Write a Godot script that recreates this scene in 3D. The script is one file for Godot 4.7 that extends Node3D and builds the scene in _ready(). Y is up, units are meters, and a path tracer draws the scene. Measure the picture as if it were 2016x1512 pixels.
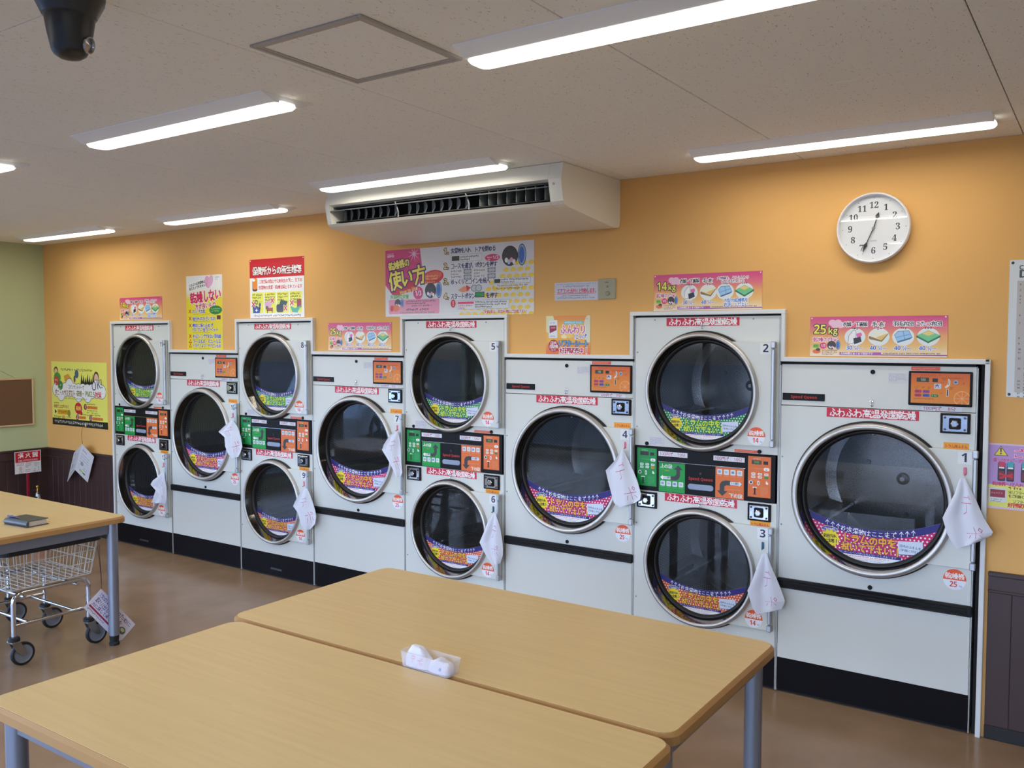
extends Node3D
# Coin laundry: a wall of numbered tumble dryers seen across folding tables. Units are metres, y is up,
# the dryer fronts lie in the plane z = 0 and the room runs towards +z.

const CEIL := 2.643
const PITCH_WIDE := 0.8633      # width of a single dryer
const PITCH_STACK := 0.8        # width of a stacked dryer
const TOP_STACK := 1.89
const TOP_WIDE := 1.65
const RIGHT_END := -0.498       # right edge of dryer 1
const TABLE := 0.75
const LEFT := -8.29             # inner face of the left wall
const RIGHT := 2.2
const FRONT := 7.0              # inner face of the shop front

# Stroke font for the Japanese lettering: each stroke is a run of xy pairs on a 10 by 10 grid.
const VOICED := " 7082 8092"
const HALF := " 8091827180"
const KANA := {
	"あ": "1282 403948 6456382817264575868769", "い": "1116283746 728486", "う": "3151 14437374765839", "え": "3151 14641945566889",
	"お": "1262 31382728 17255475867859 7183", "か": "136374766858 403619 7285", "き": "2272 1575 405767 274869", "く": "612569",
	"け": "110519 3393 606659", "こ": "2272 26286888", "さ": "1373 405767 264869", "し": "3037496986", "す": "0292 5056473644555739",
	"せ": "0494 717656 313888", "そ": "21711484 54465879", "た": "0252 3019 5494 576898", "ち": "1282 40154574867849", "つ": "14336384866949",
	"っ": "3556768759", "て": "128253465879", "と": "3044 8335273989", "な": "0252 3016 7284 64675839375789", "に": "111519 4383 475898",
	"の": "5247281714326283868769", "は": "110519 3393 60685948476899", "ひ": "124225284968757295", "ふ": "4062 43665938 2518 7598", "へ": "053398",
	"ほ": "110519 4191 4494 717859485799", "ま": "1282 1585 50585938274789", "み": "21512817365696 836759", "め": "223659 5247281714326283868769",
	"も": "403749698886 1363 1666", "や": "0462838565 2359 5062", "ゆ": "1118 26437384867858 605839", "よ": "5282 505739274789", "ら": "4061 22265485876939",
	"り": "2126 717649", "る": "2171155484876939375768", "れ": "2029 033307 2563658798", "わ": "2029 033307 254373868769", "を": "1272 40154457 8446385989",
	"ん": "40193555587996", "ア": "118164 534729", "イ": "8015 5359", "ウ": "5052 1512928649", "エ": "1181 5158 0898", "オ": "0393 6069 6318",
	"カ": "03837959 403619", "キ": "1272 1585 4059", "ク": "4014 32826729", "コ": "11818919", "サ": "0393 3036 707649", "シ": "1132 0425 196793",
	"ス": "117119 5589", "ソ": "1124 817629", "タ": "4014 32826729 3566", "ッ": "2435 4454 846749", "テ": "2171 0494 544829", "ト": "3039 3486",
	"ナ": "0393 505639", "ニ": "2272 0898", "ハ": "3218 6298", "ヒ": "212888 2573", "フ": "11817639", "ヘ": "053398", "ホ": "0393 5059 2518 7598",
	"マ": "129256 3578", "ム": "401888 6599", "モ": "1272 0595 414888", "ラ": "2171 13837639", "リ": "2126 707649", "ル": "313509 606996", "ロ": "1181891911",
	"ン": "1133 196793", "ー": "0595", "ャ": "2685 866759 4449", "ィ": "7446 5659", "ド": "3039 3486", "、": "1729", "。": "1728391817", "・": "4455 5445",
	"～": "0514356584", "↑": "5059 2450 5084", "□": "1181891911", "！": "5057 5859", "×": "1188 8118", "－": "2575", "（": "40252949",
	"高": "4051 0191 2272742422 0905959988 3666683836", "温": "1122 0324 0927 4080844440 4282 3696 3639 5659 7679 9699 2999",
	"殺": "1043 4013 0444 2449 2508 2548 606455 608393 5585 8559 5699", "菌": "0191 3032 6062 0393990903 2575 4459 5528 5578",
	"乾": "0141 2023 0343460603 0545 0848 2629 6053 6292 5595589997", "燥": "2025 2509 2538 0214 4233 6080826260 4363654543 7393957573 4696 7579 7659 7699",
	"機": "0242 2029 2306 2344 5042 5253 8072 8283 3595 607799 9669 5539", "洗": "1122 0324 0927 5043 4292 6065 3595 555739 757899",
	"濯": "1122 0324 0927 306053 709093 3152 7182 5437 4549 4595 4797 4999 6569", "物": "1103 1232 2029 0645 6044 52929889 7246 8359",
	"中": "1282861612 5059", "拭": "0333 202818 0644 4292 718899 8091 4565 5558 4877", "下": "0191 5159 5375", "上": "5058 5484 0898",
	"段": "3011 1119 1333 1636 0749 606455 608393 5585 8559 5699", "円": "1911919989 1595 5155", "分": "3004 6094 25757869 4529",
	"毛": "7021 1383 0695 41489897", "布": "0292 4007 29258588 5359", "衣": "5052 0292 5206 252948 5499 8466",
	"類": "0232 1014 2204 2244 0646 2509 2649 5090 5292975752 5494 5696 6749 8799", "着": "3041 7061 0292 1484 5255 0595 4509 3686893936 3787",
	"羽": "00404939 0234 0637 50909989 5284 5687", "団": "0191990901 2484 626757 3546", "目": "1181891911 1383 1686", "安": "5051 13119193 0595 433789 7519",
	"使": "2004 1319 3191 4393954543 606639 4699", "方": "5051 0292 44847969 423619", "入": "405209 5299", "閉": "0900404404 0242 9990505494 5292 2676 5559 5638",
	"選": "1122 04242709 274999 4060624240 7090927270 3494 3696 5356 7376 5748 7788", "押": "0333 202818 0644 4191954541 4393 6169",
	"投": "0333 202818 0644 505344 50808393 4595 9549 5699", "量": "2070722220 0393 2474772724 2575 4449 1888 0999", "保": "2004 1319 4080844440 3696 6469 6639 6699",
	"健": "2004 1319 304335 3799 4181854541 3393 4797 6068", "所": "0141 0343 1343451513 1309 90616559 6494 8489", "衛": "2003 2406 1519 3161 3464 3666 5159 7191 7494 8489",
	"生": "2104 1383 1686 0999 5059", "指": "0333 202818 0644 505393 9152 5595995955 5797", "導": "1021 0313 3191 4282854542 4383 0295 0797 767959 3849",
	"良": "5051 2181852521 2383 212958 4599 8667", "消": "1122 0324 0927 4052 6063 9082 49449499 4696 4797", "火": "505409 5499 1225 8274",
	"器": "0030330300 6090936360 0595 535517 5587 0737390907 6797996967", "好": "201549 4309 0343 5191737969 5595", "評": "1030 0242 1434 1535 1737391917 5191 6264 9284 4595 7179",
	"販": "0131370701 0333 0535 1709 2749 51915549 639359 6599", "売": "5053 0191 2383 15149495 353709 65689997", "仕": "2004 1319 3393 6069 4999",
	"花": "0191 3032 6062 3407 2629 8456 53589897", "粉": "0242 2029 2305 2344 0232 6054 7094 55858879 6549", "対": "2022 0242 4309 1448 5393 708879 6566",
	"策": "1003 1131 6053 6191 0494 28268688 5359 5609 5699", "注": "1122 0324 0927 6061 4292 4595 3999 6269", "意": "5051 1181 0393 2474762624 1709 37497978 8799",
	"近": "1122 04242709 274999 90414436 4494 7478", "付": "2004 1319 3393 708979 4556", "作": "2004 1319 5034 4292 6269 6494 6797", "動": "0141 0343460603 2029 0949 0545 53939989 707559",
	"次": "0113 0826 5033 429284 636539 6599", "取": "0040 1019 3039 1333 1636 0849 51918449 5399", "出": "5059 11149491 06099996", "来": "1282 2334 8364 0595 5059 5509 5599",
	"用": "1911818979 1484 1686 5159", "利": "4011 0343 2129 2407 2446 6266 909989", "前": "3042 7062 0292 1914444939 1646 6467 939989", "店": "5051 1191 1109 5256 5494 3686893936",
	"内": "19128289 504427 5477", "汚": "1122 0324 0927 4181 3494 5456868979", "油": "1122 0324 0927 4393994943 4696 6069", "品": "3070733330 0444480804 5494985854",
	"大": "0393 505309 5399", "型": "0141 0343 1116 3137 6164 908676 5759 1787 0999", "地": "0333 1018 0838 404899 3493 7077", "裏": "5051 0191 2272742422 0585 5507 354958 6699",
	"止": "4049 4484 1419 0999", "滑": "1122 0324 0927 4080844440 3394 4949459599 4797", "度": "5051 1191 1109 2484 3337 6367 3787 3579", "時": "0131380801 0434 6063 4292 3494 757968 5697",
	"業": "2021 3051 7061 0292 0494 1686 0797 5459 5709 5799", "以": "101728 4143 706739 6799", "為": "2011 1282 508039 4484 4686 8899", "染": "1122 0324 4015 5181 7497 0696 5559 5609 5699",
	"感": "0109 0191 5195 8062 3353 3555 1809 3849 7978 8799", "防": "0009 0030233227 5051 4292 63695963 9389", "禁": "0131 2005 2025 5191 7055 7095 2676 0797 5759 3719 7799",
	"直": "0191 5052 2272 78782822 2474 2676 0999", "二": "2272 0898", "公": "3004 6094 4418 1888 6599", "一": "0595", "系": "8021 4124 6437 3777 5759 3719 7799",
	"メ": "8119 3477", "香": "6021 0292 5154 5305 5395 2676792926 2878", "※": "1188 8118 4050 4959 0405 8485", "△": "5108985108", "チ": "7021 0494 505639", "ツ": "1223 4253 837649", "ュ": "3575 7578 2888", "十": "0494 5059", "不": "0191 6105 5359 5597",
	"記": "1030 0242 1434 1535 1737391917 51919454 54589897", "間": "0900404404 0242 9990505494 5292 3666693936 3767", "見": "2171762621 2373 3608 56589998", "特": "1103 1232 2029 0645 5292 7074 4494 4696 757969",
	"回": "1181891911 3363663633", "客": "5051 13119193 4217 4262 6217 4498 3676793936", "様": "0242 2029 2306 2344 5061 8071 4292 4494 3696 6269 6649 6699", "元": "2272 0494 343709 64689997",
	"戻": "0191 2282 8285 8525 2209 3797 6539 6599", "忘": "5051 0292 2225 2585 1709 37497978 8799", "択": "0333 202818 0644 5191 9194 5494 5449 7499", "衆": "4031 1282841412 4244 6264 5559 5509 5599 2518",
	"自": "4031 2181892921 2383 2686", "者": "2161 4043 0494 8109 3686893936 3787",
}
const VOICED_OF := "がか げけ ごこ だた づつ でて どと びひ グク ズス ダタ デテ ビヒ ボホ ベヘ"
const HALF_OF := "ペヘ ポホ"

# ------------------------------------------------------------------ mesh builder
class Mb:
	var v := PackedVector3Array()
	var n := PackedVector3Array()
	var u := PackedVector2Array()
	var ix := PackedInt32Array()
	var xf := Transform3D.IDENTITY

	func put(p: Vector3, nn: Vector3, uv: Vector2) -> int:
		v.append(xf * p); n.append((xf.basis * nn).normalized()); u.append(uv)
		return v.size() - 1

	# corners run counter-clockwise seen from outside
	func tri(a: Vector3, b: Vector3, c: Vector3, ua := Vector2.ZERO, ub := Vector2.ZERO, uc := Vector2.ZERO) -> void:
		var nn := (b - a).cross(c - a)
		if nn.length_squared() < 1e-18: return
		nn = nn.normalized()
		var i := put(a, nn, ua); put(b, nn, ub); put(c, nn, uc)
		ix.append_array([i, i + 2, i + 1])

	func quad(a: Vector3, b: Vector3, c: Vector3, d: Vector3, ua := Vector2(0, 1), ub := Vector2(1, 1), uc := Vector2(1, 0), ud := Vector2(0, 0)) -> void:
		var nn := (c - a).cross(d - b)
		if nn.length_squared() < 1e-18: return
		nn = nn.normalized()
		var i := put(a, nn, ua); put(b, nn, ub); put(c, nn, uc); put(d, nn, ud)
		ix.append_array([i, i + 2, i + 1, i, i + 3, i + 2])

	# quad with a normal per corner
	func quads(p: Array, nn: Array, uv: Array) -> void:
		var i := put(p[0], nn[0], uv[0])
		for k in [1, 2, 3]: put(p[k], nn[k], uv[k])
		ix.append_array([i, i + 2, i + 1, i, i + 3, i + 2])

	func box(c: Vector3, s: Vector3, bv := 0.0) -> void:
		var h := s * 0.5
		var k := h - Vector3.ONE * bv
		for ax in 3:
			var b1 := (ax + 1) % 3
			var b2 := (ax + 2) % 3
			for sg in [-1.0, 1.0]:
				var q := []
				for w in [[-1, -1], [1, -1], [1, 1], [-1, 1]]:
					var p := Vector3.ZERO
					p[ax] = sg * h[ax]; p[b1] = w[0] * k[b1] * sg; p[b2] = w[1] * k[b2]
					q.append(c + p)
				quad(q[0], q[1], q[2], q[3])
		if bv <= 0.0: return
		for ax in 3:
			var b1 := (ax + 1) % 3
			var b2 := (ax + 2) % 3
			for s1 in [-1.0, 1.0]:
				for s2 in [-1.0, 1.0]:
					var q := []
					for w in [[0, -1], [1, -1], [1, 1], [0, 1]]:
						var p := Vector3.ZERO
						p[ax] = w[1] * k[ax]
						p[b1] = s1 * (h[b1] if w[0] == 0 else k[b1])
						p[b2] = s2 * (k[b2] if w[0] == 0 else h[b2])
						q.append(c + p)
					if (q[2] - q[0]).cross(q[3] - q[1]).dot((q[0] + q[2]) * 0.5 - c) < 0: quad(q[3], q[2], q[1], q[0])
					else: quad(q[0], q[1], q[2], q[3])
		for sx in [-1.0, 1.0]:
			for sy in [-1.0, 1.0]:
				for sz in [-1.0, 1.0]:
					var a := c + Vector3(sx * h.x, sy * k.y, sz * k.z)
					var b := c + Vector3(sx * k.x, sy * h.y, sz * k.z)
					var d := c + Vector3(sx * k.x, sy * k.y, sz * h.z)
					if (b - a).cross(d - a).dot((a + b + d) / 3.0 - c) > 0: tri(a, b, d)
					else: tri(a, d, b)

	# turned shape round the local z axis; prof holds (radius, height) pairs, heights rising along the outside
	func lathe(prof: Array, seg := 32, smooth := false, a0 := 0.0, a1 := TAU) -> void:
		var m := prof.size()
		var fn := []
		for i in m - 1:
			var d: Vector2 = prof[i + 1] - prof[i]
			fn.append(Vector2(d.y, -d.x).normalized())
		for i in m - 1:
			var na: Vector2 = fn[i]
			var nb: Vector2 = fn[i]
			if smooth:
				if i > 0: na = (fn[i] + fn[i - 1]).normalized()
				if i < m - 2: nb = (fn[i] + fn[i + 1]).normalized()
			for k in seg:
				var t0 := a0 + (a1 - a0) * k / seg
				var t1 := a0 + (a1 - a0) * (k + 1) / seg
				var c0 := Vector3(cos(t0), sin(t0), 0)
				var c1 := Vector3(cos(t1), sin(t1), 0)
				var P: Vector2 = prof[i]
				var Q: Vector2 = prof[i + 1]
				var z := Vector3(0, 0, 1)
				quads([c0 * P.x + z * P.y, c1 * P.x + z * P.y, c1 * Q.x + z * Q.y, c0 * Q.x + z * Q.y],
					[c0 * na.x + z * na.y, c1 * na.x + z * na.y, c1 * nb.x + z * nb.y, c0 * nb.x + z * nb.y],
					[Vector2(float(k) / seg, P.y), Vector2(float(k + 1) / seg, P.y), Vector2(float(k + 1) / seg, Q.y), Vector2(float(k) / seg, Q.y)])

	func rod(a: Vector3, b: Vector3, r0: float, r1 := -1.0, seg := 12) -> void:
		tube([a, b], r0, seg, r1)

	func tube(pts: Array, r: float, seg := 8, r1 := -1.0) -> void:
		var rings := []
		var dirs := []
		var side := Vector3.ZERO
		for i in pts.size():
			var d: Vector3 = (pts[mini(i + 1, pts.size() - 1)] - pts[maxi(i - 1, 0)])
			d = d.normalized()
			if side == Vector3.ZERO: side = d.cross(Vector3.UP if absf(d.y) < 0.9 else Vector3.RIGHT).normalized()
			side = (side - d * side.dot(d)).normalized()
			var up := d.cross(side)
			var rr := r if r1 < 0 else lerpf(r, r1, float(i) / (pts.size() - 1))
			var ring := []
			for k in seg:
				var a := TAU * k / seg
				ring.append(side * cos(a) * rr + up * sin(a) * rr)
			rings.append(ring); dirs.append(d)
		for i in pts.size() - 1:
			for k in seg:
				var k2 := (k + 1) % seg
				quads([pts[i] + rings[i][k], pts[i] + rings[i][k2], pts[i + 1] + rings[i + 1][k2], pts[i + 1] + rings[i + 1][k]],
					[rings[i][k], rings[i][k2], rings[i + 1][k2], rings[i + 1][k]], [Vector2.ZERO, Vector2.ZERO, Vector2.ZERO, Vector2.ZERO])
		var e := pts.size() - 1
		for k in seg:
			var k2 := (k + 1) % seg
			tri(pts[0], pts[0] + rings[0][k2], pts[0] + rings[0][k])
			tri(pts[e], pts[e] + rings[e][k], pts[e] + rings[e][k2])

	# flat outline in xy pushed along z, with an optional bevel at the front edge
	func prism(poly: PackedVector2Array, z0: float, z1: float, bv := 0.0) -> void:
		if Geometry2D.is_polygon_clockwise(poly):
			poly = poly.duplicate(); poly.reverse()
		var lo := poly[0]
		var hi := poly[0]
		for p in poly: lo = lo.min(p); hi = hi.max(p)
		var sz := (hi - lo).max(Vector2(1e-6, 1e-6))
		var top := poly
		if bv > 0:
			var inner := Geometry2D.offset_polygon(poly, -bv, Geometry2D.JOIN_MITER)
			if inner.size() == 1 and inner[0].size() == poly.size():
				var q: PackedVector2Array = inner[0]
				if Geometry2D.is_polygon_clockwise(q): q.reverse()
				var best := 0
				for i in q.size():
					if q[i].distance_to(poly[0]) < q[best].distance_to(poly[0]): best = i
				top = PackedVector2Array()
				for i in q.size(): top.append(q[(best + i) % q.size()])
			else: bv = 0.0
		var m := poly.size()
		for i in m:
			var j := (i + 1) % m
			quad(Vector3(poly[i].x, poly[i].y, z0), Vector3(poly[j].x, poly[j].y, z0), Vector3(poly[j].x, poly[j].y, z1 - bv), Vector3(poly[i].x, poly[i].y, z1 - bv), Vector2.ZERO, Vector2.ZERO, Vector2.ZERO, Vector2.ZERO)
			if bv > 0:
				quad(Vector3(poly[i].x, poly[i].y, z1 - bv), Vector3(poly[j].x, poly[j].y, z1 - bv), Vector3(top[j].x, top[j].y, z1), Vector3(top[i].x, top[i].y, z1), Vector2.ZERO, Vector2.ZERO, Vector2.ZERO, Vector2.ZERO)
		for pair in [[top, z1, false], [poly, z0, true]]:
			var pl: PackedVector2Array = pair[0]
			var t := Geometry2D.triangulate_polygon(pl)
			for i in range(0, t.size(), 3):
				var P := [pl[t[i]], pl[t[i + 1]], pl[t[i + 2]]]
				if (P[1] - P[0]).cross(P[2] - P[0]) < 0: P = [P[0], P[2], P[1]]
				if pair[2]: P = [P[0], P[2], P[1]]
				var U := []
				for p in P: U.append(Vector2((p.x - lo.x) / sz.x, (hi.y - p.y) / sz.y))
				tri(Vector3(P[0].x, P[0].y, pair[1]), Vector3(P[1].x, P[1].y, pair[1]), Vector3(P[2].x, P[2].y, pair[1]), U[0], U[1], U[2])

	# printed sheet standing in xy: the picture fills the front, the sides take the picture's first pixel
	func plate(w: float, h: float, t: float, c := Vector3.ZERO) -> void:
		var a := Vector3(w / 2, h / 2, 0)
		var z := Vector2(0.002, 0.002)
		var P := [c + Vector3(-a.x, -a.y, 0), c + Vector3(a.x, -a.y, 0), c + Vector3(a.x, a.y, 0), c + Vector3(-a.x, a.y, 0)]
		var f := Vector3(0, 0, t)
		quad(P[0] + f, P[1] + f, P[2] + f, P[3] + f)
		quad(P[1], P[0], P[3], P[2], z, z, z, z)
		for i in 4:
			var j := (i + 1) % 4
			quad(P[i], P[j], P[j] + f, P[i] + f, z, z, z, z)

	func mesh() -> ArrayMesh:
		var a := []
		a.resize(Mesh.ARRAY_MAX)
		a[Mesh.ARRAY_VERTEX] = v; a[Mesh.ARRAY_NORMAL] = n; a[Mesh.ARRAY_TEX_UV] = u; a[Mesh.ARRAY_INDEX] = ix
		var m := ArrayMesh.new()
		m.add_surface_from_arrays(Mesh.PRIMITIVE_TRIANGLES, a)
		return m

# ------------------------------------------------------------------ printing: flat artwork drawn into a picture
class Cv:
	var im: Image
	var w: int
	var h: int
	var xf := Transform2D.IDENTITY
	var ts: TextServer
	var fonts := {}
	var book: Dictionary
	var rng := RandomNumberGenerator.new()

	func _init(W: int, H: int, bg: Color, kit: Dictionary) -> void:
		w = W; h = H
		im = Image.create(W, H, false, Image.FORMAT_RGB8)
		im.fill(bg)
		ts = kit.ts; fonts = kit.fonts; book = kit.book
		rng.seed = W * 31 + H

	func rect(x: float, y: float, a: float, b: float, c: Color) -> void:
		if xf == Transform2D.IDENTITY: im.fill_rect(Rect2i(roundi(x), roundi(y), maxi(1, roundi(a)), maxi(1, roundi(b))), c)
		else: poly(PackedVector2Array([Vector2(x, y), Vector2(x + a, y), Vector2(x + a, y + b), Vector2(x, y + b)]), c)

	func shade(x: float, y: float, a: float, b: float, stops: Array) -> void:   # vertical blend of printed inks
		for k in int(b):
			var t := float(k) / b * (stops.size() - 1)
			var i := mini(int(t), stops.size() - 2)
			im.fill_rect(Rect2i(int(x), int(y) + k, int(a), 1), (stops[i] as Color).lerp(stops[i + 1], t - i))

	func poly(p: PackedVector2Array, c: Color) -> void:
		fill([p], c)

	func fill(shapes: Array, c: Color) -> void:
		var ex := PackedFloat32Array()
		var lo := 1e9
		var hi := -1e9
		for s in shapes:
			var q: PackedVector2Array = xf * (s as PackedVector2Array)
			for i in q.size():
				var a := q[i]
				var b := q[(i + 1) % q.size()]
				lo = minf(lo, a.y); hi = maxf(hi, a.y)
				if a.y == b.y: continue
				if a.y > b.y:
					var t := a
					a = b; b = t
				ex.append(a.x); ex.append(a.y); ex.append(b.y); ex.append((b.x - a.x) / (b.y - a.y))
		var m := ex.size()
		for y in range(maxi(0, floori(lo)), mini(h, ceili(hi) + 1)):
			var yc := y + 0.5
			var xs := PackedFloat32Array()
			for i in range(0, m, 4):
				if yc >= ex[i + 1] and yc < ex[i + 2]: xs.append(ex[i] + (yc - ex[i + 1]) * ex[i + 3])
			if xs.size() < 2: continue
			xs.sort()
			for i in range(0, xs.size() - 1, 2):
				var x0 := maxi(0, ceili(xs[i] - 0.5))
				var x1 := mini(w, ceili(xs[i + 1] - 0.5))
				if x1 > x0: im.fill_rect(Rect2i(x0, y, x1 - x0, 1), c)

	func ell(cx: float, cy: float, rx: float, ry: float, c: Color, tilt := 0.0) -> void:
		var p := PackedVector2Array()
		for k in 28:
			p.append(Vector2(cx, cy) + Vector2(cos(TAU * k / 28) * rx, sin(TAU * k / 28) * ry).rotated(tilt))
		poly(p, c)

	func line(a: Vector2, b: Vector2, t: float, c: Color) -> void:
		var d := (b - a).normalized() * t * 0.5
		if d == Vector2.ZERO: return
		var s := d.orthogonal()
		poly(PackedVector2Array([a - d - s, a - d + s, b + d + s, b + d - s]), c)

	func path(p: Array, t: float, c: Color) -> void:
		for i in p.size() - 1: line(p[i], p[i + 1], t, c)

	func star(cx: float, cy: float, r0: float, r1: float, k: int, c: Color, sx := 1.0) -> void:
		var p := PackedVector2Array()
		for i in k * 2:
			var r := r0 if i % 2 == 0 else r1
			p.append(Vector2(cx + cos(PI * i / k) * r * sx, cy + sin(PI * i / k) * r))
		poly(p, c)

	func rrect(x: float, y: float, a: float, b: float, r: float, c: Color) -> void:
		var p := PackedVector2Array()
		for q in [[x + a - r, y + b - r, 0.0], [x + r, y + b - r, 0.25], [x + r, y + r, 0.5], [x + a - r, y + r, 0.75]]:
			for k in 5: p.append(Vector2(q[0], q[1]) + Vector2.from_angle(TAU * (q[2] + k / 16.0)) * r)
		poly(p, c)

	func strokes(ch: String) -> Array:
		var out := []
		for s in (book[ch] as String).split(" ", false):
			var p := []
			for i in range(0, s.length(), 2): p.append(Vector2(int(s[i]) + 0.5, int(s[i + 1]) + 0.5) / 10.0)
			out.append(p)
		return out

	func glyph(font: RID, ch: String) -> Array:      # outline of a Latin glyph in units of its em
		var g := ts.font_get_glyph_index(font, 64, ch.unicode_at(0), 0)
		var d := ts.font_get_glyph_contours(font, 64, g)
		var adv: float = ts.font_get_glyph_advance(font, 64, g).x / 64.0
		var shapes := []
		var from := 0
		for e in d.get("contours", []):
			var pts := []
			for i in range(from, e + 1): pts.append(d.points[i])
			from = e + 1
			var p := PackedVector2Array()
			var m := pts.size()
			for i in m:
				var A: Vector3 = pts[i]
				var B: Vector3 = pts[(i + 1) % m]
				var Z: Vector3 = pts[(i + m - 1) % m]
				var a := Vector2(A.x, A.y) / 64.0
				if int(A.z) & 1: p.append(a)
				else:
					var z := Vector2(Z.x, Z.y) / 64.0
					var b := Vector2(B.x, B.y) / 64.0
					if not int(Z.z) & 1: z = (z + a) / 2
					if not int(B.z) & 1: b = (b + a) / 2
					for t in [0.0, 0.25, 0.5, 0.75, 1.0]: p.append(z.lerp(a, t).lerp(a.lerp(b, t), t))
			shapes.append(p)
		return [shapes, adv]

	func wide(s: String, size: float, o := {}) -> float:
		var x := 0.0
		for ch in s:
			if book.has(ch): x += size * o.get("sx", 1.0) * 1.02
			elif ch == "　": x += size * o.get("sx", 1.0)
			else: x += glyph(fonts[o.get("font", "bold")], ch)[1] * size * 1.12 * o.get("sx", 1.0)
			x += o.get("gap", 0.0)
		return x

	func text(s: String, x: float, y: float, size: float, c: Color, o := {}) -> float:
		if o.has("mid"): x -= wide(s, size, o) * 0.5
		if o.get("ow", 0.0) > 0:
			var q := o.duplicate()
			q.erase("mid"); q["ow"] = 0.0; q["grow"] = o.ow
			text(s, x, y, size, o.get("oc", Color.WHITE), q)
		var sx: float = o.get("sx", 1.0)
		var grow: float = o.get("grow", 0.0)
		var wt: float = o.get("wt", 0.1) * size
		for ch in s:
			if book.has(ch):
				for st in strokes(ch):
					var p := []
					for k in st: p.append(Vector2(x + k.x * size * sx, y + k.y * size))
					path(p, wt + grow * 2, c)
				x += size * sx * 1.02
			elif ch == "　": x += size * sx
			else:
				var g := glyph(fonts[o.get("font", "bold")], ch)
				var em := size * 1.12
				var sh := []
				for s0 in g[0]:
					var p := PackedVector2Array()
					for k in s0: p.append(Vector2(x + k.x * em * sx, y + size * 0.9 + k.y * em))
					sh.append(p)
					if grow > 0:
						for i in p.size(): line(p[i], p[(i + 1) % p.size()], grow * 2, c)
				fill(sh, c)
				x += g[1] * em * sx
			x += o.get("gap", 0.0)
		return x

	# lines of print too small to read: little marks in rows
	func fine(x: float, y: float, a: float, size: float, c: Color, rows := 1, lead := 1.5) -> void:
		for r in rows:
			var yy := y + r * size * lead
			var xx := x
			var stop := x + a * (1.0 if r < rows - 1 or rows == 1 else rng.randf_range(0.5, 0.95))
			while xx < stop - size * 0.8:
				if rng.randf() < 0.07: xx += size * 0.8; continue
				var t := size * 0.17
				for k in 2: rect(xx, yy + size * rng.randf_range(0, 0.85), size * rng.randf_range(0.5, 0.85), t, c)
				rect(xx + size * rng.randf_range(0.1, 0.7), yy + size * 0.05, t, size * 0.85, c)
				xx += size

	func done() -> ImageTexture:
		return ImageTexture.create_from_image(im)

# ------------------------------------------------------------------ nodes and materials
var taken := {}
var kit := {}
var pool := {}

func numbered(parent: Node, called: String) -> String:
	var key := str(parent.get_instance_id()) + called
	var k: int = taken.get(key, 0)
	taken[key] = k + 1
	return called if k == 0 else "%s_%03d" % [called, k]

func tag(o: Node, label: String, category: String, group := "") -> void:
	o.set_meta("label", label)
	o.set_meta("category", category)
	if group != "": o.set_meta("group", group)

func thing(called: String, label: String, category: String, at := Vector3.ZERO, turn := 0.0, group := "") -> Node3D:
	var o := Node3D.new()
	o.name = numbered(self, called)
	add_child(o, true)
	o.position = at
	o.rotation.y = turn
	tag(o, label, category, group)
	return o

func obj(parent: Node, called: String, mb: Mb, m: Material, at := Vector3.ZERO, label := "") -> MeshInstance3D:
	return put(parent, called, mb.mesh(), m, at, label)

func put(parent: Node, called: String, mesh: Mesh, m: Material, at := Vector3.ZERO, label := "") -> MeshInstance3D:
	var o := MeshInstance3D.new()
	o.name = numbered(parent, called)
	o.mesh = mesh
	o.material_override = m
	o.position = at
	o.cast_shadow = GeometryInstance3D.SHADOW_CASTING_SETTING_ON
	parent.add_child(o, true)
	if label != "": o.set_meta("label", label)
	return o

func struct(called: String, mb: Mb, m: Material) -> MeshInstance3D:
	var o := obj(self, called, mb, m)
	o.set_meta("kind", "structure")
	return o

func sheet(called: String, label: String, category: String, tex: Texture2D, w: float, h: float, at: Vector3, turn := 0.0, group := "", rough := 0.35) -> MeshInstance3D:
	var b := Mb.new()
	b.plate(w, h, 0.0015)
	var o := obj(self, called, b, print_mat(tex, rough), at)
	o.rotation.y = turn
	tag(o, label, category, group)
	return o

func mat(c: Color, rough := 0.6, metal := 0.0, spec := 0.5) -> StandardMaterial3D:
	var key := str(c) + str(rough) + str(metal) + str(spec)
	if pool.has(key): return pool[key]
	var m := StandardMaterial3D.new()
	m.albedo_color = c
	m.roughness = rough
	m.metallic = metal
	m.metallic_specular = spec
	pool[key] = m
	return m

func rgb(r: int, g: int, b: int) -> Color:
	return Color8(r, g, b)

func print_mat(t: Texture2D, rough := 0.4) -> StandardMaterial3D:
	var m := StandardMaterial3D.new()
	m.albedo_texture = t
	m.roughness = rough
	m.texture_repeat = false
	return m

func pane(a := 0.06, tint := Color(0.9, 0.95, 0.95)) -> StandardMaterial3D:
	var m := StandardMaterial3D.new()
	m.albedo_color = Color(tint.r, tint.g, tint.b, a)
	m.transparency = BaseMaterial3D.TRANSPARENCY_ALPHA
	m.roughness = 0.0
	m.cull_mode = BaseMaterial3D.CULL_DISABLED
	return m

func cv(w: int, h: int, bg: Color) -> Cv:
	return Cv.new(w, h, bg, kit)

func bx(c: Vector3, s: Vector3, bv := 0.0) -> Mb:
	var b := Mb.new()
	b.box(c, s, bv)
	return b

func span(x0: float, x1: float, y0: float, y1: float, z0: float, z1: float, bv := 0.0) -> Mb:
	return bx(Vector3(x0 + x1, y0 + y1, z0 + z1) * 0.5, Vector3(x1 - x0, y1 - y0, z1 - z0), bv)

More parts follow.
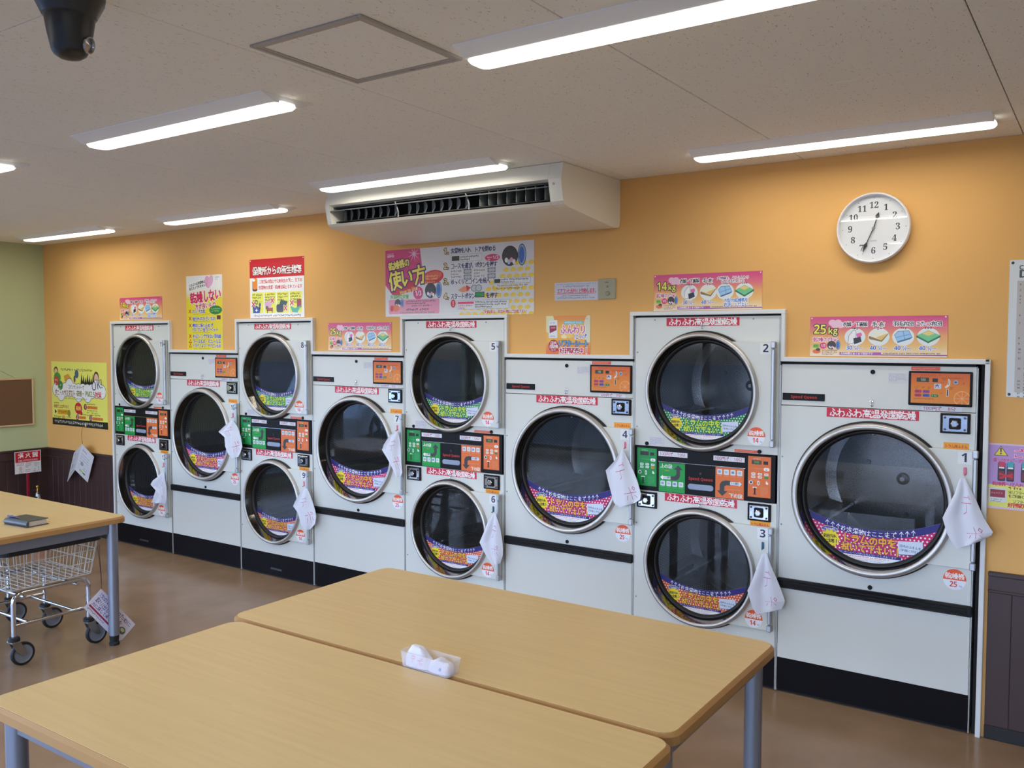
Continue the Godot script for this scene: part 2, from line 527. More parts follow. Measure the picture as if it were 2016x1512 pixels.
func round_rect(w: float, d: float, r: float, k := 6) -> PackedVector2Array:
	var p := PackedVector2Array()
	for q in [[w / 2 - r, d / 2 - r, 0.0], [-w / 2 + r, d / 2 - r, 0.25], [-w / 2 + r, -d / 2 + r, 0.5], [w / 2 - r, -d / 2 + r, 0.75]]:
		for i in k + 1: p.append(Vector2(q[0], q[1]) + Vector2.from_angle(TAU * (q[2] + 0.25 * i / k)) * r)
	return p

const LYING := Transform3D(Vector3(1, 0, 0), Vector3(0, 0, -1), Vector3(0, 1, 0), Vector3.ZERO)  # local z becomes up

# ------------------------------------------------------------------ artwork
const INK := Color(0.12, 0.1, 0.1)
const NAVY := Color(0.12, 0.12, 0.32)
const WHITE := Color(0.96, 0.96, 0.95)

func art_banner() -> Texture2D:
	var c := cv(640, 70, rgb(206, 28, 60))
	c.text("ふわふわ高温殺菌乾燥", 18, 5, 59, WHITE, {"wt": 0.13})
	return c.done()

func art_round(n: String) -> Texture2D:
	var c := cv(160, 160, rgb(238, 240, 245))
	c.rect(0, 0, 160, 84, rgb(240, 92, 45))
	c.text("乾燥機", 80, 30, 44, WHITE, {"mid": 1, "wt": 0.13})
	c.text(n, 72, 90, 52, rgb(222, 58, 40), {"mid": 1, "sx": 0.85})
	c.text("kg", 122, 118, 16, rgb(120, 170, 225), {"mid": 1})
	return c.done()

func art_number(n: int) -> Texture2D:
	var c := cv(96, 96, rgb(232, 234, 234))
	var s := str(n)
	c.text(s, 48, 2, 84, rgb(28, 32, 72), {"mid": 1, "sx": 1.05 if s.length() == 1 else 0.72})
	return c.done()

func art_drum(ground: Color, big: Color, shade: Color) -> Texture2D:
	# the picture covers x -1..1 and y -0.24..-1 of the door glass, in radii
	var c := cv(1024, 390, ground)
	for r in 14:
		for k in 40:
			c.ell(k * 30 + (15 if r % 2 else 0), 40 + r * 26, 7, 7, WHITE)
	var band := rgb(38, 30, 118)
	var sag := func(t: float) -> float: return 121.0 * (1 - t * t)
	var up := PackedVector2Array()
	for k in 45:
		var t := -1.0 + k / 22.0
		up.append(Vector2(512 + t * 512, sag.call(t) - 4))
	var dn := up.duplicate(); dn.reverse()
	var p := up.duplicate()
	for q in dn: p.append(q + Vector2(0, 68))
	c.poly(PackedVector2Array([Vector2(180, 322), Vector2(770, 332), Vector2(770, 390), Vector2(180, 390)]), WHITE)
	c.poly(p, band)
	for k in 44: c.line(up[k] + Vector2(0, 8), up[k + 1] + Vector2(0, 8), 4, rgb(170, 160, 220))
	var put_on := func(s: String, x: float, dx: float, size: float, col: Color):
		for ch in s:
			var t := (x + size / 2 - 512) / 512.0
			c.text(ch, x, sag.call(t) + 14, size, col, {"wt": 0.1})
			x += dx
	put_on.call("↑↑↑", 146, 43, 44, WHITE)
	put_on.call("お洗濯物はここまで", 272, 47.5, 44, WHITE)
	put_on.call("↑↑↑", 706, 43, 44, WHITE)
	c.xf = Transform2D(0.0, Vector2(286, 172))
	c.text("ドラムの中を", 0, 6, 70, big, {"wt": 0.145, "ow": 5, "oc": shade, "sx": 0.96})
	c.text("拭いて下さい！", -4, 76, 68, big, {"wt": 0.145, "ow": 5, "oc": shade, "sx": 0.93})
	c.xf = Transform2D(0.0, Vector2(230, 314))
	c.rect(-10, 2, 514, 24, band)
	c.text("※特にボールペン汚れは見えないことがあります", 10, 4, 19, rgb(196, 196, 234), {"wt": 0.11, "sx": 1.08})
	c.xf = Transform2D.IDENTITY
	c.fine(320, 346, 330, 11, rgb(210, 70, 110))
	c.fine(370, 362, 240, 8, rgb(210, 90, 120))
	c.fine(370, 375, 220, 8, rgb(80, 80, 150))
	c.ell(190, 158, 66, 26, WHITE, 0.06)
	c.ell(190, 158, 62, 22, rgb(56, 48, 140), 0.06)
	c.text("ご利用前に", 138, 146, 23, WHITE, {"wt": 0.11, "sx": 0.92})
	c.star(194, 232, 78, 60, 13, rgb(245, 225, 30), 1.05)
	c.text("前回汚れ", 140, 198, 29, INK, {"wt": 0.14, "sx": 0.9})
	c.text("に注意！", 146, 234, 30, INK, {"wt": 0.14, "sx": 0.9})
	c.xf = Transform2D(-0.08, Vector2(704, 190))
	c.rect(4, 6, 180, 104, rgb(70, 50, 90))
	c.rect(0, 0, 180, 104, rgb(214, 224, 240))
	c.xf = Transform2D(0.05, Vector2(718, 196))
	c.text("店内のふきんを", 2, 16, 22, rgb(50, 70, 130), {"wt": 0.1})
	c.text("ご利用ください。", 0, 48, 21, rgb(50, 70, 130), {"wt": 0.1})
	return c.done()

func art_strip(green: bool) -> Texture2D:
	var g := rgb(8, 146, 66) if green else rgb(230, 116, 52)
	var c := cv(176, 320, g)
	c.fine(40, 14, 60, 11, WHITE.lerp(g, 0.3))
	c.rect(28, 30, 76, 32, rgb(24, 26, 24)); c.rect(118, 34, 36, 26, rgb(18, 18, 20))
	if green: c.text("188", 40, 34, 24, rgb(70, 26, 24), {"sx": 0.9})
	else:
		c.rect(28, 30, 76, 32, rgb(62, 66, 52))
		c.text("1800", 44, 34, 22, rgb(120, 170, 70), {"sx": 0.8})
	c.fine(30, 90, 90, 8, WHITE.lerp(g, 0.5))
	c.rrect(120, 84, 46, 26, 13, WHITE); c.text("止", 134, 88, 18, g)
	for r in 2:
		for k in 3:
			var q := WHITE.lerp(g, 0.08)
			if k == 2 and r == 1: q = rgb(228, 128, 50) if green else rgb(20, 150, 70)
			c.rrect(26 + k * 50, 128 + r * 24, 32, 19, 5, q)
			c.ell(37 + k * 50, 137 + r * 24, 3, 3, g.darkened(0.3)); c.ell(47 + k * 50, 137 + r * 24, 3, 3, g.darkened(0.3))
	c.fine(20, 182, 60, 7, WHITE.lerp(g, 0.4))
	c.ell(24, 206, 16, 15, WHITE); c.ell(24, 206, 10, 10, rgb(60, 70, 90))
	c.path([Vector2(40, 206), Vector2(56, 214)], 3, INK)
	c.rrect(72, 190, 18, 36, 9, WHITE); c.rrect(77, 196, 8, 24, 4, g)
	c.poly(PackedVector2Array([Vector2(138, 212), Vector2(138, 196), Vector2(144, 186), Vector2(149, 196), Vector2(158, 202), Vector2(156, 216)]), WHITE)
	c.rect(38, 240, 32, 8, WHITE); c.rect(48, 246, 13, 52, INK); c.rect(40, 296, 28, 5, INK.lerp(g, 0.3))
	c.fine(100, 236, 56, 6, WHITE.lerp(g, 0.55), 7, 1.7)
	return c.done()

func art_card(green: bool) -> Texture2D:
	var g := rgb(14, 156, 62) if green else rgb(230, 116, 52)
	var c := cv(300, 320, g)
	var dark := rgb(58, 58, 60)
	var yr := 200.0 if green else 20.0
	for k in 4:
		c.rrect(18 + k * 70, yr, 54, 56, 8, rgb(220, 228, 232))
		c.rrect(28 + k * 70, yr + 14, 30, 26, 6, [rgb(150, 170, 200), rgb(190, 200, 205), rgb(120, 150, 190), rgb(185, 195, 205)][k])
		c.fine(20 + k * 70, yr + 66, 50, 8, WHITE.lerp(g, 0.4))
	if green:
		c.text("上の段", 14, 14, 46, WHITE, {"wt": 0.13})
		c.fine(14, 70, 150, 7, WHITE.lerp(g, 0.5)); c.fine(70, 84, 60, 9, rgb(230, 180, 50))
		var bend := PackedVector2Array([Vector2(140, 144), Vector2(180, 144), Vector2(202, 122), Vector2(202, 70), Vector2(172, 70), Vector2(222, 18), Vector2(276, 70), Vector2(244, 70), Vector2(244, 130), Vector2(236, 156), Vector2(216, 178), Vector2(190, 186), Vector2(140, 186)])
		c.poly(bend, dark)
		c.poly(PackedVector2Array([Vector2(16, 164), Vector2(46, 138), Vector2(46, 150), Vector2(136, 150), Vector2(136, 180), Vector2(46, 180), Vector2(46, 192)]), WHITE)
		c.text("上の選択", 50, 152, 21, rgb(60, 90, 130), {"wt": 0.11})
	else:
		c.text("下の段", 146, 262, 46, WHITE, {"wt": 0.13})
		c.fine(120, 222, 150, 7, WHITE.lerp(g, 0.4)); c.fine(200, 234, 50, 8, rgb(90, 160, 70))
		c.poly(PackedVector2Array([Vector2(160, 134), Vector2(108, 134), Vector2(70, 146), Vector2(48, 176), Vector2(46, 246), Vector2(18, 246), Vector2(74, 300), Vector2(130, 246), Vector2(96, 246), Vector2(98, 196), Vector2(118, 184), Vector2(160, 184)]), dark)
		c.poly(PackedVector2Array([Vector2(278, 160), Vector2(250, 132), Vector2(250, 144), Vector2(156, 144), Vector2(156, 176), Vector2(250, 176), Vector2(250, 188)]), rgb(220, 234, 246))
		c.text("下の選択", 162, 148, 21, rgb(40, 90, 150), {"wt": 0.11})
	return c.done()

func art_price(m: String) -> Texture2D:
	var c := cv(330, 52, rgb(232, 232, 238))
	c.text("100円で", 12, 6, 40, rgb(170, 30, 92), {"wt": 0.1, "font": "plain"})
	c.text(m + "分", 216, 6, 40, rgb(170, 30, 92), {"wt": 0.1, "font": "plain"})
	return c.done()

func art_cloth_tag() -> Texture2D:
	var c := cv(256, 82, rgb(240, 160, 28))
	c.text("ドラム用ふきん", 12, 22, 38, rgb(190, 40, 20), {"wt": 0.12, "sx": 0.85})
	return c.done()

func art_dial() -> Texture2D:
	var c := cv(512, 290, rgb(226, 112, 22))
	c.shade(0, 0, 512, 290, [rgb(212, 98, 36), rgb(230, 132, 30), rgb(228, 140, 50)])
	c.fine(90, 10, 180, 20, rgb(190, 60, 40))
	c.rrect(50, 44, 110, 42, 5, rgb(52, 60, 48)); c.text("188", 84, 48, 32, rgb(160, 180, 150), {"sx": 0.8})
	c.rect(190, 50, 48, 34, rgb(22, 20, 22))
	c.fine(30, 130, 60, 11, rgb(150, 80, 20), 2); c.fine(96, 134, 30, 9, INK); c.fine(148, 134, 30, 9, rgb(110, 60, 20), 2)
	var q := [rgb(176, 60, 100), rgb(150, 70, 140), rgb(190, 60, 90), rgb(60, 90, 180)]
	for k in 4: 
		c.rrect(34 + (k % 2) * 72, 162 + (k / 2) * 38, 62, 30, 10, q[k]); c.fine(44 + (k % 2) * 72, 170 + (k / 2) * 38, 42, 13, INK)
	c.rrect(180, 204, 64, 26, 8, rgb(40, 120, 60)); c.fine(188, 211, 48, 11, WHITE)
	c.fine(28, 240, 180, 14, rgb(120, 60, 20))
	c.rrect(206, 100, 62, 50, 8, rgb(214, 210, 220)); c.text("大", 214, 102, 34, rgb(40, 40, 110), {"wt": 0.16})
	c.poly(PackedVector2Array([Vector2(330, 46), Vector2(346, 70), Vector2(344, 112), Vector2(312, 140), Vector2(296, 132), Vector2(324, 104)]), rgb(238, 224, 210))
	c.line(Vector2(334, 66), Vector2(332, 108), 4, INK)
	c.rect(312, 150, 22, 70, rgb(225, 200, 190)); c.rect(318, 154, 10, 60, INK)
	c.fine(270, 40, 190, 9, rgb(120, 60, 30)); c.fine(280, 56, 30, 9, INK); c.fine(340, 130, 40, 9, INK, 2)
	c.fine(262, 78, 36, 18, rgb(214, 60, 40)); c.fine(450, 76, 24, 24, rgb(214, 60, 50)); c.fine(264, 178, 26, 16, rgb(214, 60, 50))
	c.ell(392, 82, 20, 20, rgb(150, 180, 200)); c.ell(392, 82, 12, 9, rgb(50, 80, 120)); c.fine(396, 112, 80, 10, rgb(200, 150, 110))
	c.ell(450, 236, 72, 72, rgb(240, 176, 110)); c.ell(450, 236, 64, 64, rgb(232, 130, 44))
	for k in 8: c.line(Vector2(450, 236), Vector2(450, 236) + Vector2.from_angle(TAU * k / 8) * 60, 5, rgb(240, 176, 110))
	return c.done()

func little_drum(c: Cv, x: float, y: float, s: float) -> void:
	c.ell(x, y, s, s * 1.05, INK); c.ell(x, y, s * 0.92, s * 0.97, rgb(64, 54, 60))
	for k in 4: c.ell(x - s * 0.45 + k * s * 0.32, y + s * (0.42 + 0.2 * (k % 2)), s * 0.2, s * 0.26, [WHITE, rgb(190, 210, 235), rgb(240, 170, 190), WHITE][k])
	c.ell(x + s * 1.5, y - s * 0.05, s * 0.52, s * 1.12, INK); c.ell(x + s * 1.5, y - s * 0.05, s * 0.46, s * 1.04, rgb(150, 180, 215)); c.ell(x + s * 1.46, y - s * 0.05, s * 0.34, s * 0.84, rgb(70, 110, 190))

func art_guide(kg: String, big: bool) -> Texture2D:
	var c := cv(1024, 324, WHITE)
	c.shade(0, 0, 1024, 324, [rgb(214, 70, 132), rgb(226, 110, 130), rgb(238, 170, 100), rgb(240, 196, 120), rgb(240, 226, 206)])
	for k in 4: c.ell(176 + k * 22, 50 + (k % 2) * 18, 30, 26, rgb(240, 196, 214))
	c.text(kg, 26, 56, 92, rgb(244, 240, 90), {"ow": 6, "oc": INK, "sx": 0.92})
	c.text("kg", 140, 84, 62, rgb(244, 240, 110), {"ow": 6, "oc": INK})
	c.text("乾燥の目安", 26, 168, 38, rgb(196, 44, 110), {"wt": 0.11, "ow": 3})
	c.rrect(26, 226, 46, 30, 6, rgb(110, 190, 60)); c.fine(30, 232, 38, 16, rgb(60, 130, 40))
	c.ell(106, 238, 28, 26, rgb(226, 60, 130)); c.text("1/3", 106, 224, 26, WHITE, {"mid": 1, "sx": 0.8})
	little_drum(c, 172, 234, 34)
	c.ell(54, 286, 32, 18, rgb(232, 120, 60)); c.ell(66, 270, 18, 12, rgb(90, 60, 70)); c.fine(100, 272, 124, 10, rgb(120, 60, 110), 3)
	var heads := ["衣類・下着類", "毛布", "羽毛布団", "こたつ布団"]
	var cols := [352.0, 532.0, 712.0, 890.0]
	for k in 4:
		if not big and k > 1: break
		c.text(heads[k], cols[k], 44, 38 if k != 1 else 44, INK, {"mid": 1, "wt": 0.12, "ow": 4, "sx": 0.8 if k == 0 else 0.95, "gap": 12.0 if k == 1 else 0.0})
	for k in 4:
		var x: float = cols[k] - (0 if big or k < 2 else [22, 24][k - 2])
		c.ell(x, 166, 80, 70, rgb(232, 238, 236))
		c.fine(x - 26, 90, 56, 18, INK)
		if k == 0:
			c.poly(PackedVector2Array([Vector2(x - 20, 116), Vector2(x + 8, 112), Vector2(x + 10, 160), Vector2(x - 10, 220), Vector2(x - 54, 226), Vector2(x - 50, 160)]), rgb(120, 125, 140))
			c.poly(PackedVector2Array([Vector2(x - 17, 119), Vector2(x + 5, 116), Vector2(x + 7, 160), Vector2(x - 12, 217), Vector2(x - 50, 222), Vector2(x - 46, 160)]), WHITE)
			c.poly(PackedVector2Array([Vector2(x + 10, 140), Vector2(x + 46, 130), Vector2(x + 56, 150), Vector2(x + 34, 176), Vector2(x + 14, 164)]), rgb(232, 110, 180))
			c.poly(PackedVector2Array([Vector2(x - 12, 178), Vector2(x + 44, 164), Vector2(x + 52, 204), Vector2(x - 4, 226)]), rgb(44, 42, 52))
		elif k == 1:
			c.poly(PackedVector2Array([Vector2(x - 76, 166), Vector2(x - 30, 122), Vector2(x + 74, 140), Vector2(x + 24, 206), Vector2(x - 70, 184)]), rgb(150, 120, 60))
			c.poly(PackedVector2Array([Vector2(x - 74, 158), Vector2(x - 28, 116), Vector2(x + 72, 134), Vector2(x + 20, 192)]), rgb(240, 236, 214))
			c.poly(PackedVector2Array([Vector2(x - 20, 170), Vector2(x + 66, 138), Vector2(x + 20, 190)]), rgb(232, 200, 100))
		elif k == 2:
			c.poly(PackedVector2Array([Vector2(x - 66, 150), Vector2(x - 40, 120), Vector2(x + 40, 116), Vector2(x + 66, 170), Vector2(x + 50, 184), Vector2(x - 40, 214)]), rgb(70, 110, 160))
			c.poly(PackedVector2Array([Vector2(x - 62, 150), Vector2(x - 38, 124), Vector2(x + 38, 120), Vector2(x + 62, 168), Vector2(x - 44, 202)]), rgb(160, 204, 236))
			c.line(Vector2(x - 2, 122), Vector2(x + 10, 184), 4, rgb(90, 140, 190)); c.line(Vector2(x - 54, 172), Vector2(x + 52, 144), 4, rgb(90, 140, 190))
		else:
			c.poly(PackedVector2Array([Vector2(x - 86, 158), Vector2(x, 116), Vector2(x + 86, 158), Vector2(x + 86, 168), Vector2(x, 216), Vector2(x - 86, 168)]), rgb(40, 120, 80))
			c.poly(PackedVector2Array([Vector2(x - 80, 156), Vector2(x, 120), Vector2(x + 80, 156), Vector2(x, 202)]), rgb(120, 204, 140))
			c.poly(PackedVector2Array([Vector2(x - 46, 140), Vector2(x, 118), Vector2(x + 46, 140), Vector2(x, 158)]), rgb(236, 210, 120))
		if big or k < 2:
			c.text("30" if k == 0 else "40", x - 66, 234, 40, rgb(44, 92, 190), {"ow": 3})
			c.text("分～", x - 6, 240, 34, rgb(44, 92, 190), {"ow": 3, "wt": 0.12})
	if not big:
		c.text("大物類は、よりふんわり", 760, 36, 26, rgb(70, 40, 90), {"mid": 1, "ow": 3, "wt": 0.11})
		c.text("仕上げるためにも", 760, 66, 26, rgb(70, 40, 90), {"mid": 1, "ow": 3, "wt": 0.11})
		c.text("大型の乾燥機を", 790, 226, 34, rgb(60, 120, 210), {"mid": 1, "ow": 3, "wt": 0.12, "sx": 0.92})
		c.text("お使いください", 790, 262, 34, rgb(60, 120, 210), {"mid": 1, "ow": 3, "wt": 0.12, "sx": 0.92})
	c.rect(236, 306, 788, 8, rgb(130, 50, 140))
	c.rect(236, 290, 316, 20, rgb(170, 90, 170)); c.text("上記時間はあくまで目安です", 240, 291, 19, WHITE, {"wt": 0.13})
	c.fine(560, 292, 420, 10, INK)
	for p in [[12, 12], [1008, 12]]: c.ell(p[0], p[1], 6, 6, rgb(236, 236, 240))
	return c.done()

func art_howto() -> Texture2D:
	var c := cv(1180, 440, rgb(224, 222, 222))
	for r in 9:
		for k in 12:
			var x := 640 + k * 52 + (26 if r % 2 else 0)
			var y := 130 + r * 38
			if x - 640 > (330 - (y - 60)) * 1.5 and x < 1170: c.ell(x, y, 21, 13, rgb(240, 206, 70), -0.1)
	c.poly(PackedVector2Array([Vector2(0, 0), Vector2(300, 0), Vector2(330, 200), Vector2(230, 280), Vector2(60, 296), Vector2(0, 230)]), rgb(212, 60, 124))
	c.poly(PackedVector2Array([Vector2(60, 230), Vector2(290, 190), Vector2(250, 270), Vector2(120, 300), Vector2(60, 296)]), rgb(206, 34, 60))
	c.star(250, 34, 60, 10, 9, rgb(246, 190, 216))
	c.fine(16, 20, 66, 12, rgb(240, 200, 220)); c.text("DEPOT", 16, 32, 18, WHITE)
	c.ell(408, 190, 88, 44, rgb(208, 40, 50), -0.12); c.ell(408, 182, 74, 28, rgb(226, 96, 70), -0.12); c.fine(346, 176, 120, 13, rgb(246, 206, 120), 3)
	c.fine(330, 136, 52, 24, rgb(206, 220, 240))
	c.ell(284, 288, 42, 42, rgb(216, 60, 120)); c.text("1/3", 284, 270, 40, WHITE, {"mid": 1, "sx": 0.8}); c.fine(262, 258, 44, 10, WHITE)
	little_drum(c, 388, 276, 46)
	c.xf = Transform2D(-0.2, Vector2(128, 296))
	c.text("How to Use", 0, -26, 32, rgb(250, 226, 110), {"sx": 0.8})
	c.xf = Transform2D(-0.16, Vector2(26, 92))
	c.text("乾燥機の", 0, -8, 54, rgb(248, 232, 110), {"wt": 0.14, "ow": 5, "oc": rgb(70, 26, 70), "sx": 0.84})
	c.text("使い方", -10, 58, 122, rgb(250, 230, 90), {"wt": 0.13, "ow": 8, "oc": rgb(70, 26, 90), "sx": 0.84})
	c.xf = Transform2D.IDENTITY
	c.text("洗濯物目安量", 40, 296, 27, rgb(96, 172, 40), {"wt": 0.13})
	c.rrect(30, 328, 430, 96, 10, rgb(230, 150, 172))
	little_drum(c, 108, 352, 26); c.ell(88, 384, 34, 22, rgb(234, 120, 60)); c.ell(56, 386, 14, 20, rgb(206, 40, 50))
	c.fine(180, 336, 250, 10, rgb(90, 40, 60), 2); c.fine(220, 366, 190, 10, rgb(90, 40, 60)); c.fine(180, 388, 190, 15, rgb(70, 60, 70)); c.fine(130, 410, 290, 9, rgb(60, 140, 70))
	var steps := ["洗濯物を入れ　ドアを閉める", "コースを選び、ボタンを押す", "ゆっくりとコインを投入", "スタートボタン"]
	var ys := [16.0, 112.0, 210.0, 302.0]
	for k in 4:
		c.text(str(k + 1) + ".", 496, ys[k] - 8, 44, rgb(236, 216, 150), {"ow": 4, "oc": rgb(90, 64, 40)})
		c.text(steps[k], 554, ys[k], 33 if k > 0 else 32, rgb(40, 40, 96), {"wt": 0.13, "sx": 0.82})
	c.rect(744, 296, 72, 34, rgb(50, 60, 50)); c.rrect(748, 300, 64, 26, 8, rgb(50, 150, 80)); c.text("を押す", 828, 302, 33, rgb(40, 40, 96), {"wt": 0.13, "sx": 0.9})
	c.rect(552, 58, 244, 46, rgb(150, 170, 190)); c.rect(554, 60, 240, 42, rgb(226, 228, 226)); c.rect(562, 66, 60, 30, rgb(44, 50, 40)); c.fine(630, 68, 150, 11, INK, 2)
	c.ell(876, 90, 56, 22, rgb(214, 50, 110)); c.text("1/3", 900, 76, 26, WHITE, {"mid": 1}); c.fine(834, 82, 44, 10, WHITE, 2)
	little_drum(c, 1006, 86, 58)
	for r in 2:
		for k in 2:
			c.fine(556 + k * 180, 156 + r * 36, 84, 12, rgb(90, 60, 50), 2 - r)
			c.rect(656 + k * 184, 150 + r * 36, 60, 30, rgb(120, 124, 130)); c.ell(676 + k * 184, 165 + r * 36, 14, 11, rgb(190, 192, 196)); c.ell(698 + k * 184, 165 + r * 36, 14, 11, rgb(190, 192, 196))
	c.rect(884, 216, 272, 36, rgb(150, 170, 190)); c.rect(886, 218, 268, 32, rgb(226, 228, 226)); c.rect(890, 222, 46, 24, rgb(44, 60, 44)); c.fine(942, 222, 200, 10, INK, 2)
	c.poly(PackedVector2Array([Vector2(610, 282), Vector2(660, 256), Vector2(690, 262), Vector2(700, 288), Vector2(650, 296)]), rgb(232, 150, 110)); c.poly(PackedVector2Array([Vector2(676, 250), Vector2(712, 268), Vector2(680, 290)]), rgb(206, 50, 50))
	c.ell(738, 272, 26, 22, rgb(130, 136, 140)); c.ell(738, 272, 20, 17, rgb(196, 200, 202)); c.ell(772, 272, 26, 22, rgb(130, 136, 140)); c.ell(772, 272, 20, 17, rgb(196, 200, 202))
	c.poly(PackedVector2Array([Vector2(884, 256), Vector2(898, 280), Vector2(870, 280)]), rgb(236, 190, 40)); c.fine(906, 258, 230, 11, rgb(90, 60, 30), 2)
	c.ell(572, 364, 20, 26, rgb(206, 36, 50)); c.text("!", 572, 346, 36, WHITE, {"mid": 1})
	c.rect(602, 346, 400, 56, rgb(150, 170, 190)); c.rect(604, 348, 396, 52, rgb(226, 228, 226)); c.rect(610, 354, 124, 14, rgb(222, 70, 110)); c.fine(614, 374, 110, 10, rgb(206, 50, 90), 2); c.fine(744, 354, 240, 10, INK, 3)
	c.text("ご利用者は、お忘れ物にご注意下さい", 800, 410, 20, rgb(206, 40, 60), {"wt": 0.12, "sx": 0.95})
	return c.done()

func art_health() -> Texture2D:
	var c := cv(640, 472, WHITE)
	c.shade(0, 0, 640, 150, [rgb(190, 28, 44), rgb(214, 36, 48), rgb(204, 30, 44)])
	c.text("保健所からの衛生指導", 36, 62, 64, WHITE, {"wt": 0.13, "ow": 4, "oc": rgb(110, 14, 24), "sx": 0.88})
	c.rrect(32, 152, 60, 104, 16, rgb(60, 36, 24)); c.rrect(36, 150, 54, 92, 16, rgb(240, 140, 40)); c.ell(48, 166, 18, 12, WHITE)
	c.text("二次感染の防止や公衆衛生の為に、以下の", 106, 166, 30, rgb(206, 34, 60), {"wt": 0.12, "sx": 0.88})
	c.text("洗濯物の洗濯・乾燥は禁止されています", 106, 214, 30, rgb(206, 34, 60), {"wt": 0.12, "sx": 0.93})
	for k in 4:
		c.rect(26 + k * 150, 268, 138, 166, rgb(238, 236, 66))
		c.fine(32 + k * 150, 278, 122, 15, INK, 3 if k % 2 == 0 else 4)
		c.fine(34 + k * 150, 334, 110, 7, rgb(120, 120, 60), 3)
	c.poly(PackedVector2Array([Vector2(30, 366), Vector2(80, 372), Vector2(126, 400), Vector2(118, 432), Vector2(40, 432)]), rgb(36, 60, 150)); c.rect(74, 396, 8, 28, WHITE); c.rect(64, 406, 28, 8, WHITE)
	c.ell(80, 346, 15, 18, INK); c.ell(80, 346, 8, 11, rgb(238, 236, 66)); c.ell(120, 366, 13, 16, rgb(50, 60, 120)); c.ell(116, 392, 12, 14, INK)
	c.ell(220, 366, 42, 26, rgb(226, 170, 210)); c.rect(202, 392, 74, 26, rgb(180, 50, 40)); c.rect(206, 410, 10, 24, rgb(96, 50, 30)); c.rect(262, 410, 10, 24, rgb(96, 50, 30)); c.ell(206, 392, 16, 16, rgb(110, 60, 36))
	c.poly(PackedVector2Array([Vector2(370, 330), Vector2(450, 346), Vector2(430, 380), Vector2(352, 370)]), rgb(34, 64, 36)); c.rrect(318, 366, 84, 64, 18, rgb(40, 36, 40))
	c.rrect(556, 330, 50, 66, 10, rgb(160, 30, 40)); c.poly(PackedVector2Array([Vector2(480, 380), Vector2(530, 400), Vector2(604, 380), Vector2(560, 436), Vector2(500, 430)]), rgb(70, 180, 150))
	for q in [[40, 360], [266, 334], [420, 396], [494, 356]]: c.text("×", q[0] - 20, q[1] - 22, 46, rgb(214, 34, 40), {"wt": 0.22, "ow": 3})
	c.fine(30, 446, 580, 17, INK)
	for q in [[10, 10], [630, 10]]: c.ell(q[0], q[1], 5, 5, WHITE)
	return c.done()

func art_unsuited() -> Texture2D:
	var c := cv(480, 640, rgb(238, 220, 40))
	c.shade(0, 0, 480, 200, [WHITE, WHITE, WHITE, rgb(236, 232, 200), rgb(238, 222, 60)])
	c.ell(290, 60, 36, 54, rgb(232, 170, 206), -0.3); c.ell(330, 50, 30, 50, rgb(232, 180, 210), 0.35)
	c.xf = Transform2D(-0.16, Vector2(36, 90)); c.text("このような洗濯物は", 0, -16, 24, INK, {"wt": 0.14}); c.text("おススメできません！", 0, 14, 24, INK, {"wt": 0.14}); c.xf = Transform2D.IDENTITY
	c.fine(390, 16, 66, 12, rgb(120, 140, 170), 2)
	c.xf = Transform2D(-0.08, Vector2(50, 150))
	c.text("乾燥しない", 0, 0, 92, rgb(212, 30, 84), {"wt": 0.15, "ow": 5, "oc": rgb(250, 230, 236), "sx": 0.88})
	c.text("方が良いもの", 54, 102, 50, rgb(206, 34, 90), {"wt": 0.14, "ow": 4, "oc": WHITE, "sx": 0.92}); c.xf = Transform2D.IDENTITY
	c.ell(390, 300, 84, 38, rgb(40, 130, 50)); c.fine(330, 284, 120, 12, rgb(180, 220, 150), 2)
	var rows := [["×", "のりづけ品", 292], ["×", "油汚れのひどいもの", 362], ["×", "裏地に滑り止めが", 428], ["", "付いているカーペット", 468], ["×", "キルティングできない羽毛類", 532], ["△", "ウールもの・ビニール系", 580], ["△", "ドライシャツ・ナイロンもの", 622]]
	for r in rows:
		var y: float = 30 + r[2] * 0.9
		var s := str(r[1])
		if r[0] == "×": c.text("×", 26, y - 4, 36, rgb(206, 40, 40), {"wt": 0.2})
		if r[0] == "△": c.path([Vector2(44, y), Vector2(28, y + 28), Vector2(60, y + 28), Vector2(44, y)], 6, rgb(206, 50, 40))
		c.text(s, 76, y - 2, 34, rgb(50, 64, 190), {"wt": 0.14, "ow": 2, "oc": rgb(250, 246, 220), "sx": minf(1.0, 370.0 / (s.length() * 34))})
		c.fine(82, y + 36, 240, 8, rgb(120, 90, 20))
	c.rrect(404, 346, 50, 34, 4, rgb(96, 40, 40))
	return c.done()

